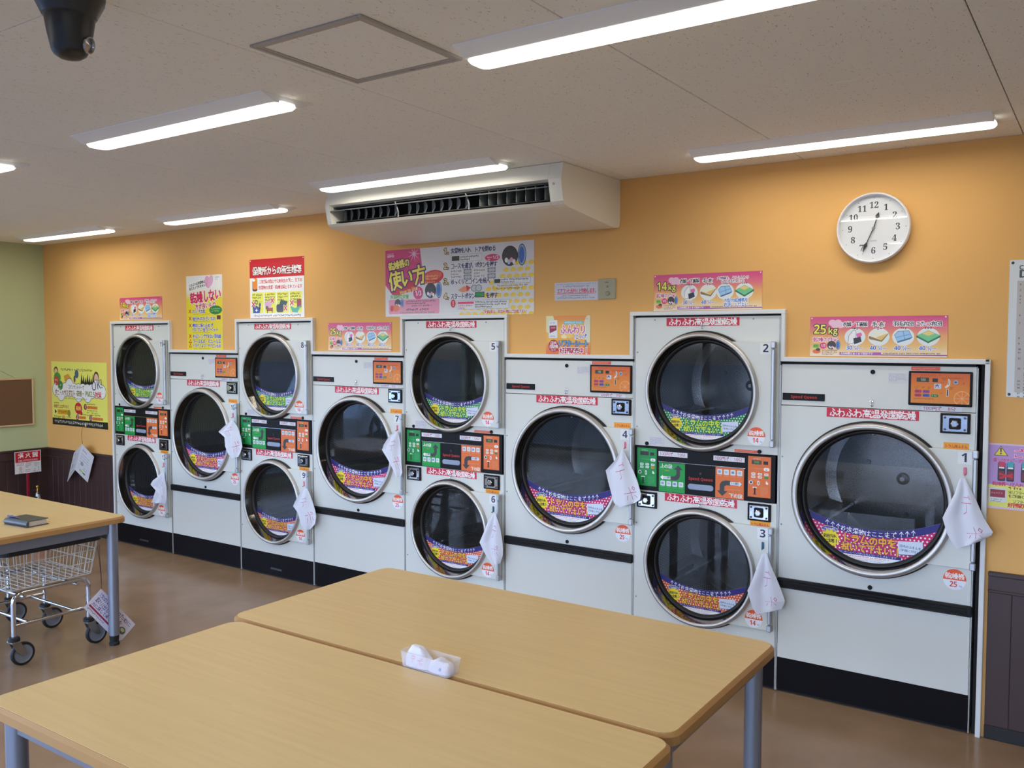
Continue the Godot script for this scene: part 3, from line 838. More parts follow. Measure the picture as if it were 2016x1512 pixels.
func art_softener() -> Texture2D:
	var c := cv(480, 364, rgb(236, 156, 60))
	c.shade(0, 0, 480, 364, [rgb(232, 140, 60), rgb(240, 190, 90), rgb(236, 176, 70), rgb(226, 104, 54)])
	c.ell(30, 60, 60, 100, rgb(226, 226, 170)); c.ell(470, 120, 60, 130, rgb(220, 220, 190))
	c.rrect(30, 40, 94, 170, 8, rgb(228, 234, 240)); c.poly(PackedVector2Array([Vector2(38, 92), Vector2(116, 90), Vector2(116, 134), Vector2(40, 164)]), rgb(150, 30, 50)); c.fine(52, 104, 54, 18, rgb(226, 190, 200)); c.fine(44, 60, 64, 12, rgb(110, 110, 130)); c.fine(44, 186, 66, 14, INK)
	c.fine(390, 24, 70, 12, rgb(160, 110, 50))
	c.rrect(196, 48, 210, 32, 8, rgb(120, 196, 206)); c.fine(206, 56, 190, 16, WHITE)
	c.text("ふんわり", 158, 88, 80, rgb(196, 90, 150), {"wt": 0.12, "ow": 6, "oc": rgb(250, 236, 240), "sx": 0.86})
	c.text("仕上げ", 310, 172, 44, rgb(70, 90, 170), {"wt": 0.13, "ow": 4})
	c.ell(200, 196, 36, 18, rgb(246, 230, 180)); c.ell(260, 190, 36, 18, rgb(240, 206, 100))
	c.text("ソフターシート", 138, 232, 54, rgb(90, 170, 226), {"wt": 0.14, "ow": 4, "oc": rgb(40, 70, 140), "sx": 0.84})
	c.ell(84, 284, 58, 58, rgb(180, 34, 50)); c.poly(PackedVector2Array([Vector2(120, 300), Vector2(146, 330), Vector2(104, 330)]), rgb(180, 34, 50)); c.text("店内", 84, 240, 34, WHITE, {"mid": 1, "wt": 0.13}); c.text("自販機", 84, 274, 32, WHITE, {"mid": 1, "wt": 0.13}); c.text("にて", 84, 308, 26, WHITE, {"mid": 1, "wt": 0.13})
	c.text("好評販売中！", 150, 298, 56, rgb(170, 28, 60), {"wt": 0.14, "ow": 4, "sx": 0.92})
	return c.done()

func art_aircon() -> Texture2D:
	var c := cv(440, 158, rgb(206, 204, 214))
	c.fine(26, 10, 390, 10, rgb(110, 160, 200)); c.fine(90, 28, 260, 14, rgb(70, 70, 90))
	c.text("エアコンに近付くと作動します。", 28, 56, 38, rgb(206, 50, 80), {"wt": 0.12, "sx": 0.7})
	c.rect(28, 98, 380, 4, rgb(196, 60, 90))
	c.fine(70, 112, 280, 11, rgb(80, 80, 100)); c.fine(30, 130, 380, 14, rgb(60, 90, 130))
	return c.done()

func art_dust() -> Texture2D:
	var c := cv(768, 492, rgb(240, 236, 112))
	c.rect(0, 440, 768, 52, rgb(26, 24, 24))
	c.fine(30, 454, 690, 24, rgb(220, 220, 214))
	c.ell(66, 70, 30, 30, rgb(90, 50, 30)); c.ell(66, 78, 22, 24, rgb(238, 196, 150)); c.ell(84, 124, 50, 40, rgb(70, 150, 60))
	c.fine(140, 52, 440, 19, INK)
	c.poly(PackedVector2Array([Vector2(180, 110), Vector2(240, 92), Vector2(290, 130), Vector2(250, 160), Vector2(190, 150)]), rgb(226, 160, 60)); c.ell(360, 92, 26, 32, rgb(70, 100, 130)); c.ell(330, 130, 14, 26, rgb(90, 90, 100))
	for k in 7: c.poly(PackedVector2Array([Vector2(412 + k * 26, 168), Vector2(428 + k * 26, 84 + (k % 3) * 14), Vector2(446 + k * 26, 168)]), rgb(40, 50, 30))
	c.ell(626, 108, 34, 40, rgb(80, 56, 40)); c.ell(626, 118, 27, 34, rgb(236, 190, 160))
	for k in 11: c.ell(70 + k * 62, 216 + (18 if k % 2 else 0) * (1 if k % 3 else -1), 62, 56 + (k % 2) * 16, rgb(90, 90, 80))
	for k in 11: c.ell(70 + k * 62, 216 + (18 if k % 2 else 0) * (1 if k % 3 else -1), 58, 52 + (k % 2) * 16, WHITE)
	c.ell(70, 150, 36, 36, rgb(206, 50, 60)); c.ell(126, 184, 36, 36, rgb(60, 130, 60)); c.fine(48, 136, 44, 20, WHITE, 2); c.fine(104, 170, 44, 20, WHITE, 2)
	c.text("　　コインランドリーで", 190, 176, 30, rgb(60, 60, 50), {"wt": 0.11, "sx": 0.8})
	c.text("ダニ・ハウスダスト・", 44, 218, 44, rgb(150, 90, 20), {"wt": 0.13, "sx": 0.72})
	c.text("花粉・", 356, 218, 44, rgb(120, 110, 20), {"wt": 0.13, "sx": 0.78}); c.text("PM2.5", 472, 214, 50, rgb(120, 120, 30), {"sx": 0.8}); c.text("対策", 606, 218, 44, rgb(206, 50, 50), {"wt": 0.14, "sx": 0.92})
	c.fine(180, 274, 340, 13, rgb(110, 120, 130))
	c.xf = Transform2D(-0.2, Vector2(560, 190)); c.text("OK!", 0, -50, 84, NAVY, {"font": "plain"}); c.xf = Transform2D.IDENTITY
	c.fine(26, 316, 80, 12, INK); c.text("布団ダニには不十分！", 26, 334, 26, rgb(170, 60, 50), {"wt": 0.13, "sx": 0.82})
	c.poly(PackedVector2Array([Vector2(36, 372), Vector2(66, 390), Vector2(36, 406)]), INK); c.poly(PackedVector2Array([Vector2(76, 372), Vector2(226, 372), Vector2(250, 390), Vector2(226, 408), Vector2(76, 408)]), rgb(226, 166, 40)); c.fine(90, 380, 130, 17, rgb(150, 80, 20)); c.ell(240, 396, 22, 26, rgb(150, 150, 60))
	c.text("60", 140, 414, 30, rgb(206, 60, 50)); c.fine(26, 420, 110, 18, INK); c.fine(180, 420, 100, 12, rgb(90, 90, 90), 1)
	c.ell(374, 352, 50, 44, rgb(206, 40, 60)); c.text("乾燥", 374, 334, 34, rgb(250, 210, 90), {"mid": 1, "wt": 0.14}); c.ell(414, 388, 16, 14, rgb(206, 40, 60))
	for q in [[1, 470, 338], [2, 360, 420], [3, 540, 420]]:
		c.ell(q[1], q[2], 20, 22, rgb(150, 40, 80)); c.text(str(q[0]), q[1], q[2] - 16, 30, WHITE, {"mid": 1}); c.rect(q[1] + 24, q[2] - 10, 140 if q[0] != 2 else 90, 22, rgb(226, 140, 60)); c.fine(q[1] + 28, q[2] - 8, 130 if q[0] != 2 else 82, 17, rgb(206, 80, 40)); c.fine(q[1] + 10, q[2] - 30, 120, 11, INK)
		if q[0] == 1: c.fine(q[1] + 20, q[2] + 18, 150, 12, rgb(90, 80, 40), 3)
	return c.done()

func art_rules() -> Texture2D:
	var c := cv(520, 504, rgb(216, 222, 222))
	c.rect(26, 76, 470, 410, rgb(190, 184, 178))
	c.text("CoinLaundry", 30, 18, 20, rgb(70, 76, 76), {"sx": 1.05}); c.text("DEPOT", 28, 34, 34, rgb(70, 84, 80), {"sx": 1.25})
	c.poly(PackedVector2Array([Vector2(50, 78), Vector2(90, 38), Vector2(420, 38), Vector2(460, 78)]), rgb(214, 206, 170))
	var y := 86.0
	for k in 22:
		var rows := [2, 2, 1, 1, 5, 3, 6, 2, 2, 1, 2, 4, 5, 1, 1, 2, 1, 1, 1, 1, 1, 1][k] as int
		c.text(str(k + 1), 34, y, 8, rgb(90, 90, 96))
		c.fine(54, y, 400, 6.2, rgb(206, 60, 60) if k == 6 else rgb(60, 60, 66), rows, 1.35)
		y += rows * 8.4 + 4
	for q in [[10, 10], [510, 10], [10, 494]]: c.ell(q[0], q[1], 5, 5, INK)
	return c.done()

func art_notice() -> Texture2D:
	var c := cv(600, 410, rgb(222, 196, 222))
	c.rect(10, 10, 580, 250, rgb(190, 150, 206)); c.rect(14, 258, 576, 140, rgb(238, 232, 110))
	c.poly(PackedVector2Array([Vector2(76, 14), Vector2(118, 76), Vector2(38, 76)]), rgb(90, 60, 60)); c.poly(PackedVector2Array([Vector2(76, 20), Vector2(111, 73), Vector2(44, 73)]), rgb(240, 220, 80)); c.text("!", 76, 24, 46, INK, {"mid": 1})
	c.text("ご注意", 140, 26, 60, rgb(226, 60, 120), {"wt": 0.1, "gap": 30.0, "ow": 2})
	c.text("香り付けビーズは、乾燥機には", 36, 92, 22, rgb(206, 50, 100), {"wt": 0.11})
	for k in 3:
		var x := 62.0 + k * 48 + (30 if k == 2 else 0)
		c.rrect(x, 116, 42, 118, 8, rgb(34, 32, 40)); c.rrect(x + 3, 112, 36, 34, 8, rgb(206, 60, 90) if k == 0 else rgb(70, 170, 176)); c.rect(x + 6, 146, 30, 10, WHITE); c.rect(x + 6, 170, 30, 54, rgb(120, 40, 50))
	c.line(Vector2(76, 190), Vector2(140, 206), 12, rgb(214, 40, 40)); c.line(Vector2(80, 214), Vector2(140, 190), 12, rgb(214, 40, 40))
	c.text("乾燥機へは入れないで下さい", 34, 240, 24, rgb(206, 40, 90), {"wt": 0.13})
	c.rrect(18, 278, 96, 90, 4, rgb(220, 228, 226)); c.rect(24, 290, 82, 48, rgb(150, 30, 50)); c.fine(30, 304, 70, 13, rgb(226, 150, 150)); c.fine(28, 348, 60, 8, INK, 2)
	c.fine(124, 268, 76, 15, rgb(90, 40, 40)); c.text("用ソフターシート", 124, 290, 21, rgb(110, 110, 30), {"wt": 0.11, "sx": 0.85}); c.text("をご利用ください", 124, 314, 20, INK, {"wt": 0.12, "sx": 0.85})
	c.text("ソフターシート", 150, 346, 20, rgb(60, 110, 120), {"wt": 0.12, "sx": 0.9}); c.text("好評販売中", 122, 366, 28, rgb(206, 40, 50), {"wt": 0.15, "sx": 0.92})
	return c.done()

func art_fire() -> Texture2D:
	var c := cv(420, 360, rgb(226, 226, 228))
	c.rect(10, 10, 400, 166, rgb(190, 24, 44))
	c.text("消火器", 54, 26, 82, WHITE, {"wt": 0.13, "gap": 32.0})
	c.text("FIRE EXTINGUISHER", 54, 132, 34, rgb(240, 200, 206), {"sx": 0.86})
	c.fine(20, 184, 260, 15, rgb(206, 60, 70)); c.fine(20, 210, 120, 15, rgb(60, 60, 66)); c.fine(170, 204, 90, 15, rgb(80, 80, 90), 3); c.fine(300, 200, 90, 15, rgb(80, 80, 90), 3)
	c.ell(90, 280, 26, 40, rgb(214, 190, 180)); c.fine(60, 320, 90, 14, INK, 2); c.fine(170, 300, 80, 16, rgb(50, 50, 56), 2); c.fine(290, 296, 44, 20, INK, 2); c.fine(370, 270, 30, 24, rgb(40, 40, 46), 2)
	return c.done()

func art_cart_tag() -> Texture2D:
	var c := cv(620, 300, rgb(226, 222, 236))
	c.text("次のお客様のために", 40, 24, 58, rgb(76, 56, 130), {"wt": 0.1, "sx": 1.02})
	c.text("取り出しカートを", 40, 92, 58, rgb(76, 56, 130), {"wt": 0.1, "sx": 0.95})
	c.text("元に戻して来てください", 36, 158, 48, rgb(76, 56, 130), {"wt": 0.1, "sx": 0.9})
	c.rect(24, 218, 480, 22, rgb(170, 40, 80)); c.fine(30, 250, 300, 22, rgb(90, 90, 120)); c.ell(540, 170, 50, 44, rgb(90, 110, 100)); c.ell(540, 160, 30, 20, rgb(206, 206, 150))
	return c.done()

func art_leaflet() -> Texture2D:
	var c := cv(220, 330, rgb(214, 214, 220))
	c.fine(30, 40, 90, 16, rgb(120, 80, 90)); c.fine(30, 90, 150, 12, rgb(120, 120, 126), 4, 2.4); c.ell(150, 200, 26, 24, rgb(150, 150, 156)); c.fine(30, 220, 90, 10, rgb(130, 130, 130), 3, 2.2); c.rect(60, 270, 90, 18, rgb(176, 206, 80)); c.rect(120, 276, 40, 12, INK)
	return c.done()

func art_clock() -> Texture2D:
	var c := cv(600, 600, rgb(226, 228, 230))
	for k in 12:
		var a := TAU * (k + 1) / 12 - PI / 2
		var p := Vector2(300, 300) + Vector2(cos(a), sin(a)) * 208
		c.text(str(k + 1), p.x, p.y - 42, 72, rgb(26, 28, 32), {"mid": 1, "font": "serif", "sx": 0.92})
		c.ell(300 + cos(a) * 276, 300 + sin(a) * 276, 3, 3, INK)
	c.text("QUARTZ", 300, 408, 14, rgb(80, 84, 88), {"mid": 1, "font": "plain"})
	return c.done()

func art_rag(flip: bool) -> Texture2D:
	var c := cv(256, 384, rgb(226, 228, 238))
	var red := rgb(196, 84, 136)
	c.xf = Transform2D(-0.18 if flip else 0.1, Vector2(84, 90) if flip else Vector2(120, 80))
	c.text("デ", 0, 0, 96, red, {"wt": 0.03})
	c.text("ポ", 4, 140, 104, red, {"wt": 0.03})
	return c.done()

func art_wood() -> Texture2D:
	var c := cv(512, 512, rgb(196, 162, 112))
	var r := RandomNumberGenerator.new()
	r.seed = 41
	var f := FastNoiseLite.new()
	f.seed = 9; f.frequency = 0.012; f.fractal_octaves = 4
	for y in 512:
		for k in 32:
			var v := f.get_noise_2d(k * 6.0, y * 3.0) * 0.022 + r.randf_range(-0.004, 0.004)
			c.im.fill_rect(Rect2i(k * 16, y, 16, 1), Color(0.86 + v, 0.745 + v, 0.53 + v * 0.9))
	return c.done()

func art_board() -> Texture2D:      # mineral-fibre ceiling board with its worm marks
	var c := cv(1024, 1024, rgb(240, 238, 232))
	var r := RandomNumberGenerator.new()
	r.seed = 77
	for k in 950:
		var p := Vector2(r.randf() * 1024, r.randf() * 1024)
		var d := Vector2.from_angle(PI / 2 + r.randfn(0, 0.35)) * r.randf_range(4, 15) * (1.0 if r.randf() < 0.65 else 0.35)
		var g := r.randf_range(0.72, 0.93)
		c.line(p, p + d, r.randf_range(1.0, 2.4), Color(0.92 * g, 0.9 * g, 0.87 * g))
	return c.done()

func art_holes(base: Color) -> Texture2D:      # perforated drum sheet
	var c := cv(256, 256, base)
	for r in 16:
		for k in 16: c.ell(k * 16 + (4 if r % 2 else 12), r * 16 + 8, 4.6, 4.6, Color(0.02, 0.02, 0.02))
	return c.done()

# ------------------------------------------------------------------ the room
func _ready() -> void:
	var cam := Camera3D.new()
	cam.name = "camera"
	add_child(cam)
	cam.position = Vector3(0, 1.7674, 4.3519)
	cam.rotation = Vector3(-0.050265, 0.599146, 0.001248)
	cam.fov = 47.13
	cam.near = 0.05
	cam.far = 200.0
	cam.current = true

	var sky_mat := ProceduralSkyMaterial.new()
	sky_mat.sky_top_color = rgb(134, 170, 226)
	sky_mat.sky_horizon_color = rgb(202, 218, 240)
	sky_mat.ground_horizon_color = rgb(190, 196, 204)
	sky_mat.ground_bottom_color = rgb(90, 92, 96)
	sky_mat.sky_energy_multiplier = SKY
	sky_mat.ground_energy_multiplier = SKY * 0.5
	sky_mat.sun_angle_max = 0.0
	var sky := Sky.new()
	sky.sky_material = sky_mat
	var env := Environment.new()
	env.background_mode = Environment.BG_SKY
	env.sky = sky
	env.tonemap_mode = Environment.TONE_MAPPER_LINEAR
	env.tonemap_exposure = EXPOSURE
	env.sdfgi_enabled = true
	env.ssao_enabled = true
	env.ssil_enabled = true
	var we := WorldEnvironment.new()
	we.name = "world"
	we.environment = env
	add_child(we)

	# the lettering kit
	var fonts := {}
	for f in [["bold", "Droid Sans", 700], ["plain", "Droid Sans", 400], ["serif", "Droid Serif", 700]]:
		var sf := SystemFont.new()
		sf.font_names = PackedStringArray([f[1]])
		sf.font_weight = f[2]
		fonts[f[0]] = sf.get_rids()[0]
		keep.append(sf)
	var book := KANA.duplicate()
	for p in VOICED_OF.split(" "): book[p[0]] = KANA[p[1]] + VOICED
	for p in HALF_OF.split(" "): book[p[0]] = KANA[p[1]] + HALF
	kit = {"ts": TextServerManager.get_primary_interface(), "fonts": fonts, "book": book}

	build_shell()
	build_lamps()
	build_dryers()
	build_wall_things()
	build_tables()
	build_carts()
	build_small_things()
	build_outside()

const SKY := 2.9
const EXPOSURE := 1.0
const LAMP := 0.53
const LAMP_COLOR := Color(1.0, 0.985, 0.94)
const GLOW := 2.5
var keep := []

func x_of(k: int) -> float:      # left edge of the k-th machine from the right, 0 = dryer 1
	var x := RIGHT_END
	for i in k + 1: x -= PITCH_WIDE if i % 2 == 0 else PITCH_STACK
	return x

func build_shell() -> void:
	var orange := mat(rgb(232, 180, 110), 0.75, 0.0, 0.3)
	var green := mat(rgb(186, 196, 154), 0.75, 0.0, 0.3)
	var brown := mat(rgb(66, 46, 44), 0.45)
	var black := mat(rgb(30, 28, 30), 0.5)
	var cream := mat(rgb(232, 226, 208), 0.7)

	var fl := StandardMaterial3D.new()
	var fn := FastNoiseLite.new()
	fn.seed = 3; fn.frequency = 0.006; fn.fractal_octaves = 5
	var nt := NoiseTexture2D.new()
	nt.width = 512; nt.height = 512; nt.seamless = true; nt.noise = fn
	var ramp := Gradient.new()
	ramp.set_color(0, rgb(148, 120, 92)); ramp.set_color(1, rgb(166, 136, 108))
	nt.color_ramp = ramp
	fl.albedo_texture = nt
	fl.uv1_triplanar = true; fl.uv1_world_triplanar = true; fl.uv1_scale = Vector3.ONE * 0.7
	fl.roughness = 0.22; fl.metallic_specular = 0.4
	struct("floor", span(LEFT - 0.2, RIGHT + 0.2, -0.12, 0.0, -1.2, FRONT + 0.2), fl)

	# ceiling slab with its fibre boards hung below it
	var ceil_node := struct("ceiling", span(LEFT - 0.2, RIGHT + 0.2, CEIL + 0.0105, CEIL + 0.15, -1.2, FRONT + 0.2), mat(rgb(120, 112, 104), 0.9))
	var board := StandardMaterial3D.new()
	board.albedo_texture = ImageTexture.create_from_image(art_board().get_image())
	board.uv1_triplanar = true; board.uv1_world_triplanar = true; board.uv1_scale = Vector3.ONE / 0.925
	board.roughness = 0.95; board.metallic_specular = 0.2
	var xs := [LEFT]
	var k := -9
	while -0.344 + k * 0.925 < RIGHT:
		if -0.344 + k * 0.925 > LEFT + 0.05: xs.append(-0.344 + k * 0.925)
		k += 1
	xs.append(RIGHT)
	var zs := [-0.011, 0.285]
	while zs[-1] + 0.925 < FRONT: zs.append(zs[-1] + 0.925)
	zs.append(FRONT)
	for i in xs.size() - 1:
		for j in zs.size() - 1:
			obj(ceil_node, "ceiling_board", span(xs[i] + 0.0018, xs[i + 1] - 0.0018, CEIL, CEIL + 0.0104, zs[j] + 0.0012, zs[j + 1] - 0.0012, 0.0015), board)

	# back wall, stepped over the machines
	var w := Mb.new()
	var zc := -0.08
	var pieces := [[LEFT - 0.2, x_of(7) - 0.012, 0.0], [RIGHT_END + 0.045, RIGHT + 0.2, 0.0]]
	for m in 8:
		var xl := x_of(m) - (0.012 if m % 2 else -0.012)
		var xr := (x_of(m - 1) if m > 0 else RIGHT_END) + (0.012 if m % 2 else -0.012)
		if m == 0: xr = RIGHT_END + 0.045
		pieces.append([xl, xr, 1.905 if m % 2 else 1.67])
	for p in pieces: w.box(Vector3((p[0] + p[1]) / 2, (p[2] + CEIL + 0.01) / 2, zc), Vector3(p[1] - p[0], CEIL + 0.01 - p[2], 0.136))
	struct("wall_back", w, orange)
	var sv := Mb.new()
	sv.box(Vector3((LEFT + RIGHT) / 2, CEIL / 2, -1.15), Vector3(RIGHT - LEFT + 0.4, CEIL, 0.1))
	sv.box(Vector3(LEFT - 0.15, CEIL / 2, -0.62), Vector3(0.1, CEIL, 0.94)); sv.box(Vector3(RIGHT + 0.15, CEIL / 2, -0.62), Vector3(0.1, CEIL, 0.94))
	struct("wall_service", sv, mat(rgb(90, 88, 84), 0.9))

	# left wall with a shop window in its nearer half
	var lw := Mb.new()
	lw.box(Vector3(LEFT - 0.1, CEIL / 2, 1.125), Vector3(0.2, CEIL, 2.55)); lw.box(Vector3(LEFT - 0.1, CEIL / 2, 6.9), Vector3(0.2, CEIL, 0.6))
	lw.box(Vector3(LEFT - 0.1, 2.5, 4.5), Vector3(0.2, 0.286, 4.2)); lw.box(Vector3(LEFT - 0.1, 0.05, 4.5), Vector3(0.2, 0.1, 4.2))
	struct("wall_left", lw, green)
	struct("wall_right", span(RIGHT, RIGHT + 0.2, 0, CEIL, -0.15, FRONT + 0.2), cream)
	var fw := Mb.new()
	fw.box(Vector3(-7.95, CEIL / 2, FRONT + 0.1), Vector3(0.68, CEIL, 0.2)); fw.box(Vector3(1.8, CEIL / 2, FRONT + 0.1), Vector3(0.8, CEIL, 0.2))
	fw.box(Vector3(-3.105, 2.5, FRONT + 0.1), Vector3(9.01, 0.286, 0.2)); fw.box(Vector3(-3.105, 0.05, FRONT + 0.1), Vector3(9.01, 0.1, 0.2))
	struct("wall_front", fw, cream)
	var alu := mat(rgb(96, 92, 90), 0.4, 0.6)
	var clear := pane(0.04, Color(1, 1, 1))
	for i in 9:
		var f := Mb.new()
		var a: float
		var b: float
		var t := Transform3D.IDENTITY
		if i < 6:
			a = -7.61 + i * 1.5017; b = a + 1.5017
			t = Transform3D(Basis.IDENTITY, Vector3(0, 0, FRONT + 0.06))
		else:
			a = 2.4 + (i - 6) * 1.4; b = a + 1.4
			t = Transform3D(Basis(Vector3.UP, -PI / 2), Vector3(LEFT - 0.06, 0, 0))
		f.xf = t
		for q in [[a, a + 0.05, 0.1, 2.357], [b - 0.05, b, 0.1, 2.357], [a, b, 0.1, 0.16], [a, b, 2.297, 2.357]]:
			f.box(Vector3((q[0] + q[1]) / 2, (q[2] + q[3]) / 2, 0), Vector3(q[1] - q[0], q[3] - q[2], 0.06), 0.004)
		var win := struct("window_%d" % (i + 1), f, alu)
		var g := Mb.new()
		g.xf = t
		g.quad(Vector3(a + 0.05, 0.16, 0), Vector3(b - 0.05, 0.16, 0), Vector3(b - 0.05, 2.297, 0), Vector3(a + 0.05, 2.297, 0))
		obj(win, "pane", g, clear)

	# dark boarded dado, its rail and skirting
	var runs := [["back", RIGHT_END + 0.07, RIGHT, 0], ["back", LEFT + 0.001, x_of(7) - 0.03, 0], ["left", -0.011, 2.38, 1]]
	for r in runs:
		var xf := Transform3D(Basis.IDENTITY, Vector3(0, 0, -0.012)) if r[3] == 0 else Transform3D(Basis(Vector3.UP, PI / 2), Vector3(LEFT, 0, 0))
		var a: float = r[1] if r[3] == 0 else -float(r[2])
		var b: float = r[2] if r[3] == 0 else -float(r[1])
		var rail := Mb.new()
		rail.xf = xf
		rail.box(Vector3((a + b) / 2, 0.36, 0.001), Vector3(b - a, 0.70, 0.002))
		rail.box(Vector3((a + b) / 2, 0.741, 0.008), Vector3(b - a, 0.02, 0.022), 0.003)
		rail.box(Vector3((a + b) / 2, 0.70, 0.004), Vector3(b - a, 0.062, 0.008))
		rail.box(Vector3((a + b) / 2, 0.664, 0.006), Vector3(b - a, 0.012, 0.016), 0.003)
		var tr := struct("trim_2" if r[1] == RIGHT_END + 0.07 else ("trim_3" if r[3] == 0 else "trim_4"), rail, brown)
		var sk := Mb.new()
		sk.xf = xf
		sk.box(Vector3((a + b) / 2, 0.03, 0.006), Vector3(b - a, 0.06, 0.014), 0.002)
		struct("baseboard_" + str(r[0]), sk, black)
		var n := ceili((b - a) / 0.096)
		for i in n:
			var p := Mb.new()
			p.xf = xf
			var x0: float = a + (b - a) * i / n
			var x1: float = a + (b - a) * (i + 1) / n
			p.box(Vector3((x0 + x1) / 2, 0.359, 0.004), Vector3(x1 - x0 - 0.0022, 0.598, 0.008), 0.0012)
			obj(tr, "dado_board", p, brown)

	# painted steel frame round the machines, with the dark gap behind it
	var white := mat(rgb(226, 228, 226), 0.4)
	var f2 := Mb.new()
	var dk := Mb.new()
	var t0 := 0.022
	for m in 8:
		var xl := x_of(m)
		var xr := x_of(m - 1) if m > 0 else RIGHT_END
		if m % 2:
			f2.box(Vector3((xl + xr) / 2, 1.909, -0.004), Vector3(xr - xl + 0.048, t0, 0.036), 0.002)
			for s in [xl - 0.014, xr + 0.014]:
				if m == 7 and s < xl: f2.box(Vector3(xl - 0.014, 0.95, -0.004), Vector3(0.02, 1.896, 0.036), 0.002)
				else: f2.box(Vector3(s, 1.79, -0.004), Vector3(0.02, 0.216, 0.036), 0.002)
			dk.box(Vector3((xl + xr) / 2, 1.8935, -0.08), Vector3(xr - xl + 0.006, 0.008, 0.12))
		else:
			var a := xl + 0.004 if m > 0 else xl + 0.004
			var b := xr - 0.004 if m > 0 else RIGHT_END + 0.018
			f2.box(Vector3((a + b) / 2, 1.673, -0.004), Vector3(b - a, t0, 0.036), 0.002)
			dk.box(Vector3((xl + xr) / 2, 1.6555, -0.08), Vector3(xr - xl - 0.006, 0.01, 0.12))
	f2.box(Vector3(RIGHT_END + 0.047, 0.842, -0.004), Vector3(0.021, 1.684, 0.036), 0.002)
	f2.box(Vector3(RIGHT_END + 0.035, 1.673, -0.004), Vector3(0.04, t0, 0.036), 0.002)
	dk.box(Vector3(RIGHT_END + 0.028, 0.83, -0.08), Vector3(0.018, 1.66, 0.12))
	dk.box(Vector3((x_of(7) + RIGHT_END) / 2, 0.004, -0.04), Vector3(RIGHT_END - x_of(7), 0.008, 0.04))
	var frame := struct("trim_1", f2, white)
	obj(frame, "dark_gap", dk, mat(rgb(22, 22, 24), 0.8))

func build_lamps() -> void:
	var cols := [-1.03, -3.12, -5.145, -7.14]
	var names := {
		"0:0": "long white ceiling lamp near the wall above the round clock", "1:0": "white ceiling lamp just in front of the air conditioner", "2:0": "white ceiling lamp by the orange wall, left of the air conditioner",
		"3:0": "farthest white ceiling lamp, close to the green wall corner", "0:1": "large bright ceiling lamp beside the ceiling access hatch", "1:1": "white ceiling lamp between the black camera and the far wall lamps",
		"2:1": "white ceiling lamp cut by the left edge of the photo",
	}
	var casing := mat(rgb(244, 246, 248), 0.5)
	var lens := StandardMaterial3D.new()
	lens.albedo_color = rgb(250, 250, 250)
	lens.emission_enabled = true
	lens.emission = LAMP_COLOR
	lens.emission_energy_multiplier = GLOW
	for j in 3:
		for i in 4:
			var z: float = [0.39, 2.138, 3.88][j]
			if j == 0 and i == 1: z = 0.77
			var key := "%d:%d" % [i, j]
			var t := thing("ceiling_lamp", names.get(key, "white ceiling lamp behind the viewpoint, out of the photo"), "ceiling lamp", Vector3(cols[i], CEIL, z), 0.0, "long white ceiling lamps")
			var h := Mb.new()
			var prof := PackedVector2Array([Vector2(-0.116, 0.0), Vector2(-0.116, -0.004), Vector2(-0.058, -0.026), Vector2(0.058, -0.026), Vector2(0.116, -0.004), Vector2(0.116, 0.0)])
			h.xf = Transform3D(Basis(Vector3.UP, PI / 2), Vector3.ZERO)
			h.prism(prof, -0.62, 0.62)
			obj(t, "housing", h, casing)
			var b := Mb.new()
			b.xf = Transform3D(Basis(Vector3(1, 0, 0), Vector3(0, 0, 1), Vector3(0, -1, 0)), Vector3(0, 0, 0))
			b.prism(round_rect(1.25, 0.106, 0.033), 0.020, 0.036, 0.008)
			obj(t, "diffuser", b, lens)
			var l := AreaLight3D.new()
			l.name = "light"
			l.area_size = Vector2(1.2, 0.08)
			l.area_normalize_energy = true
			l.light_energy = LAMP
			l.light_color = LAMP_COLOR
			l.shadow_enabled = true
			l.set("area_range", 14.0)
			l.rotation = Vector3(-PI / 2, 0, 0)
			l.position = Vector3(0, -0.042, 0)
			t.add_child(l)

# ------------------------------------------------------------------ dryers
var art := {}
var paint: StandardMaterial3D
var steel: StandardMaterial3D
var chrome: StandardMaterial3D
var black_plastic: StandardMaterial3D
var rubber: StandardMaterial3D
var drum_sheet: StandardMaterial3D
var drum_plain: StandardMaterial3D

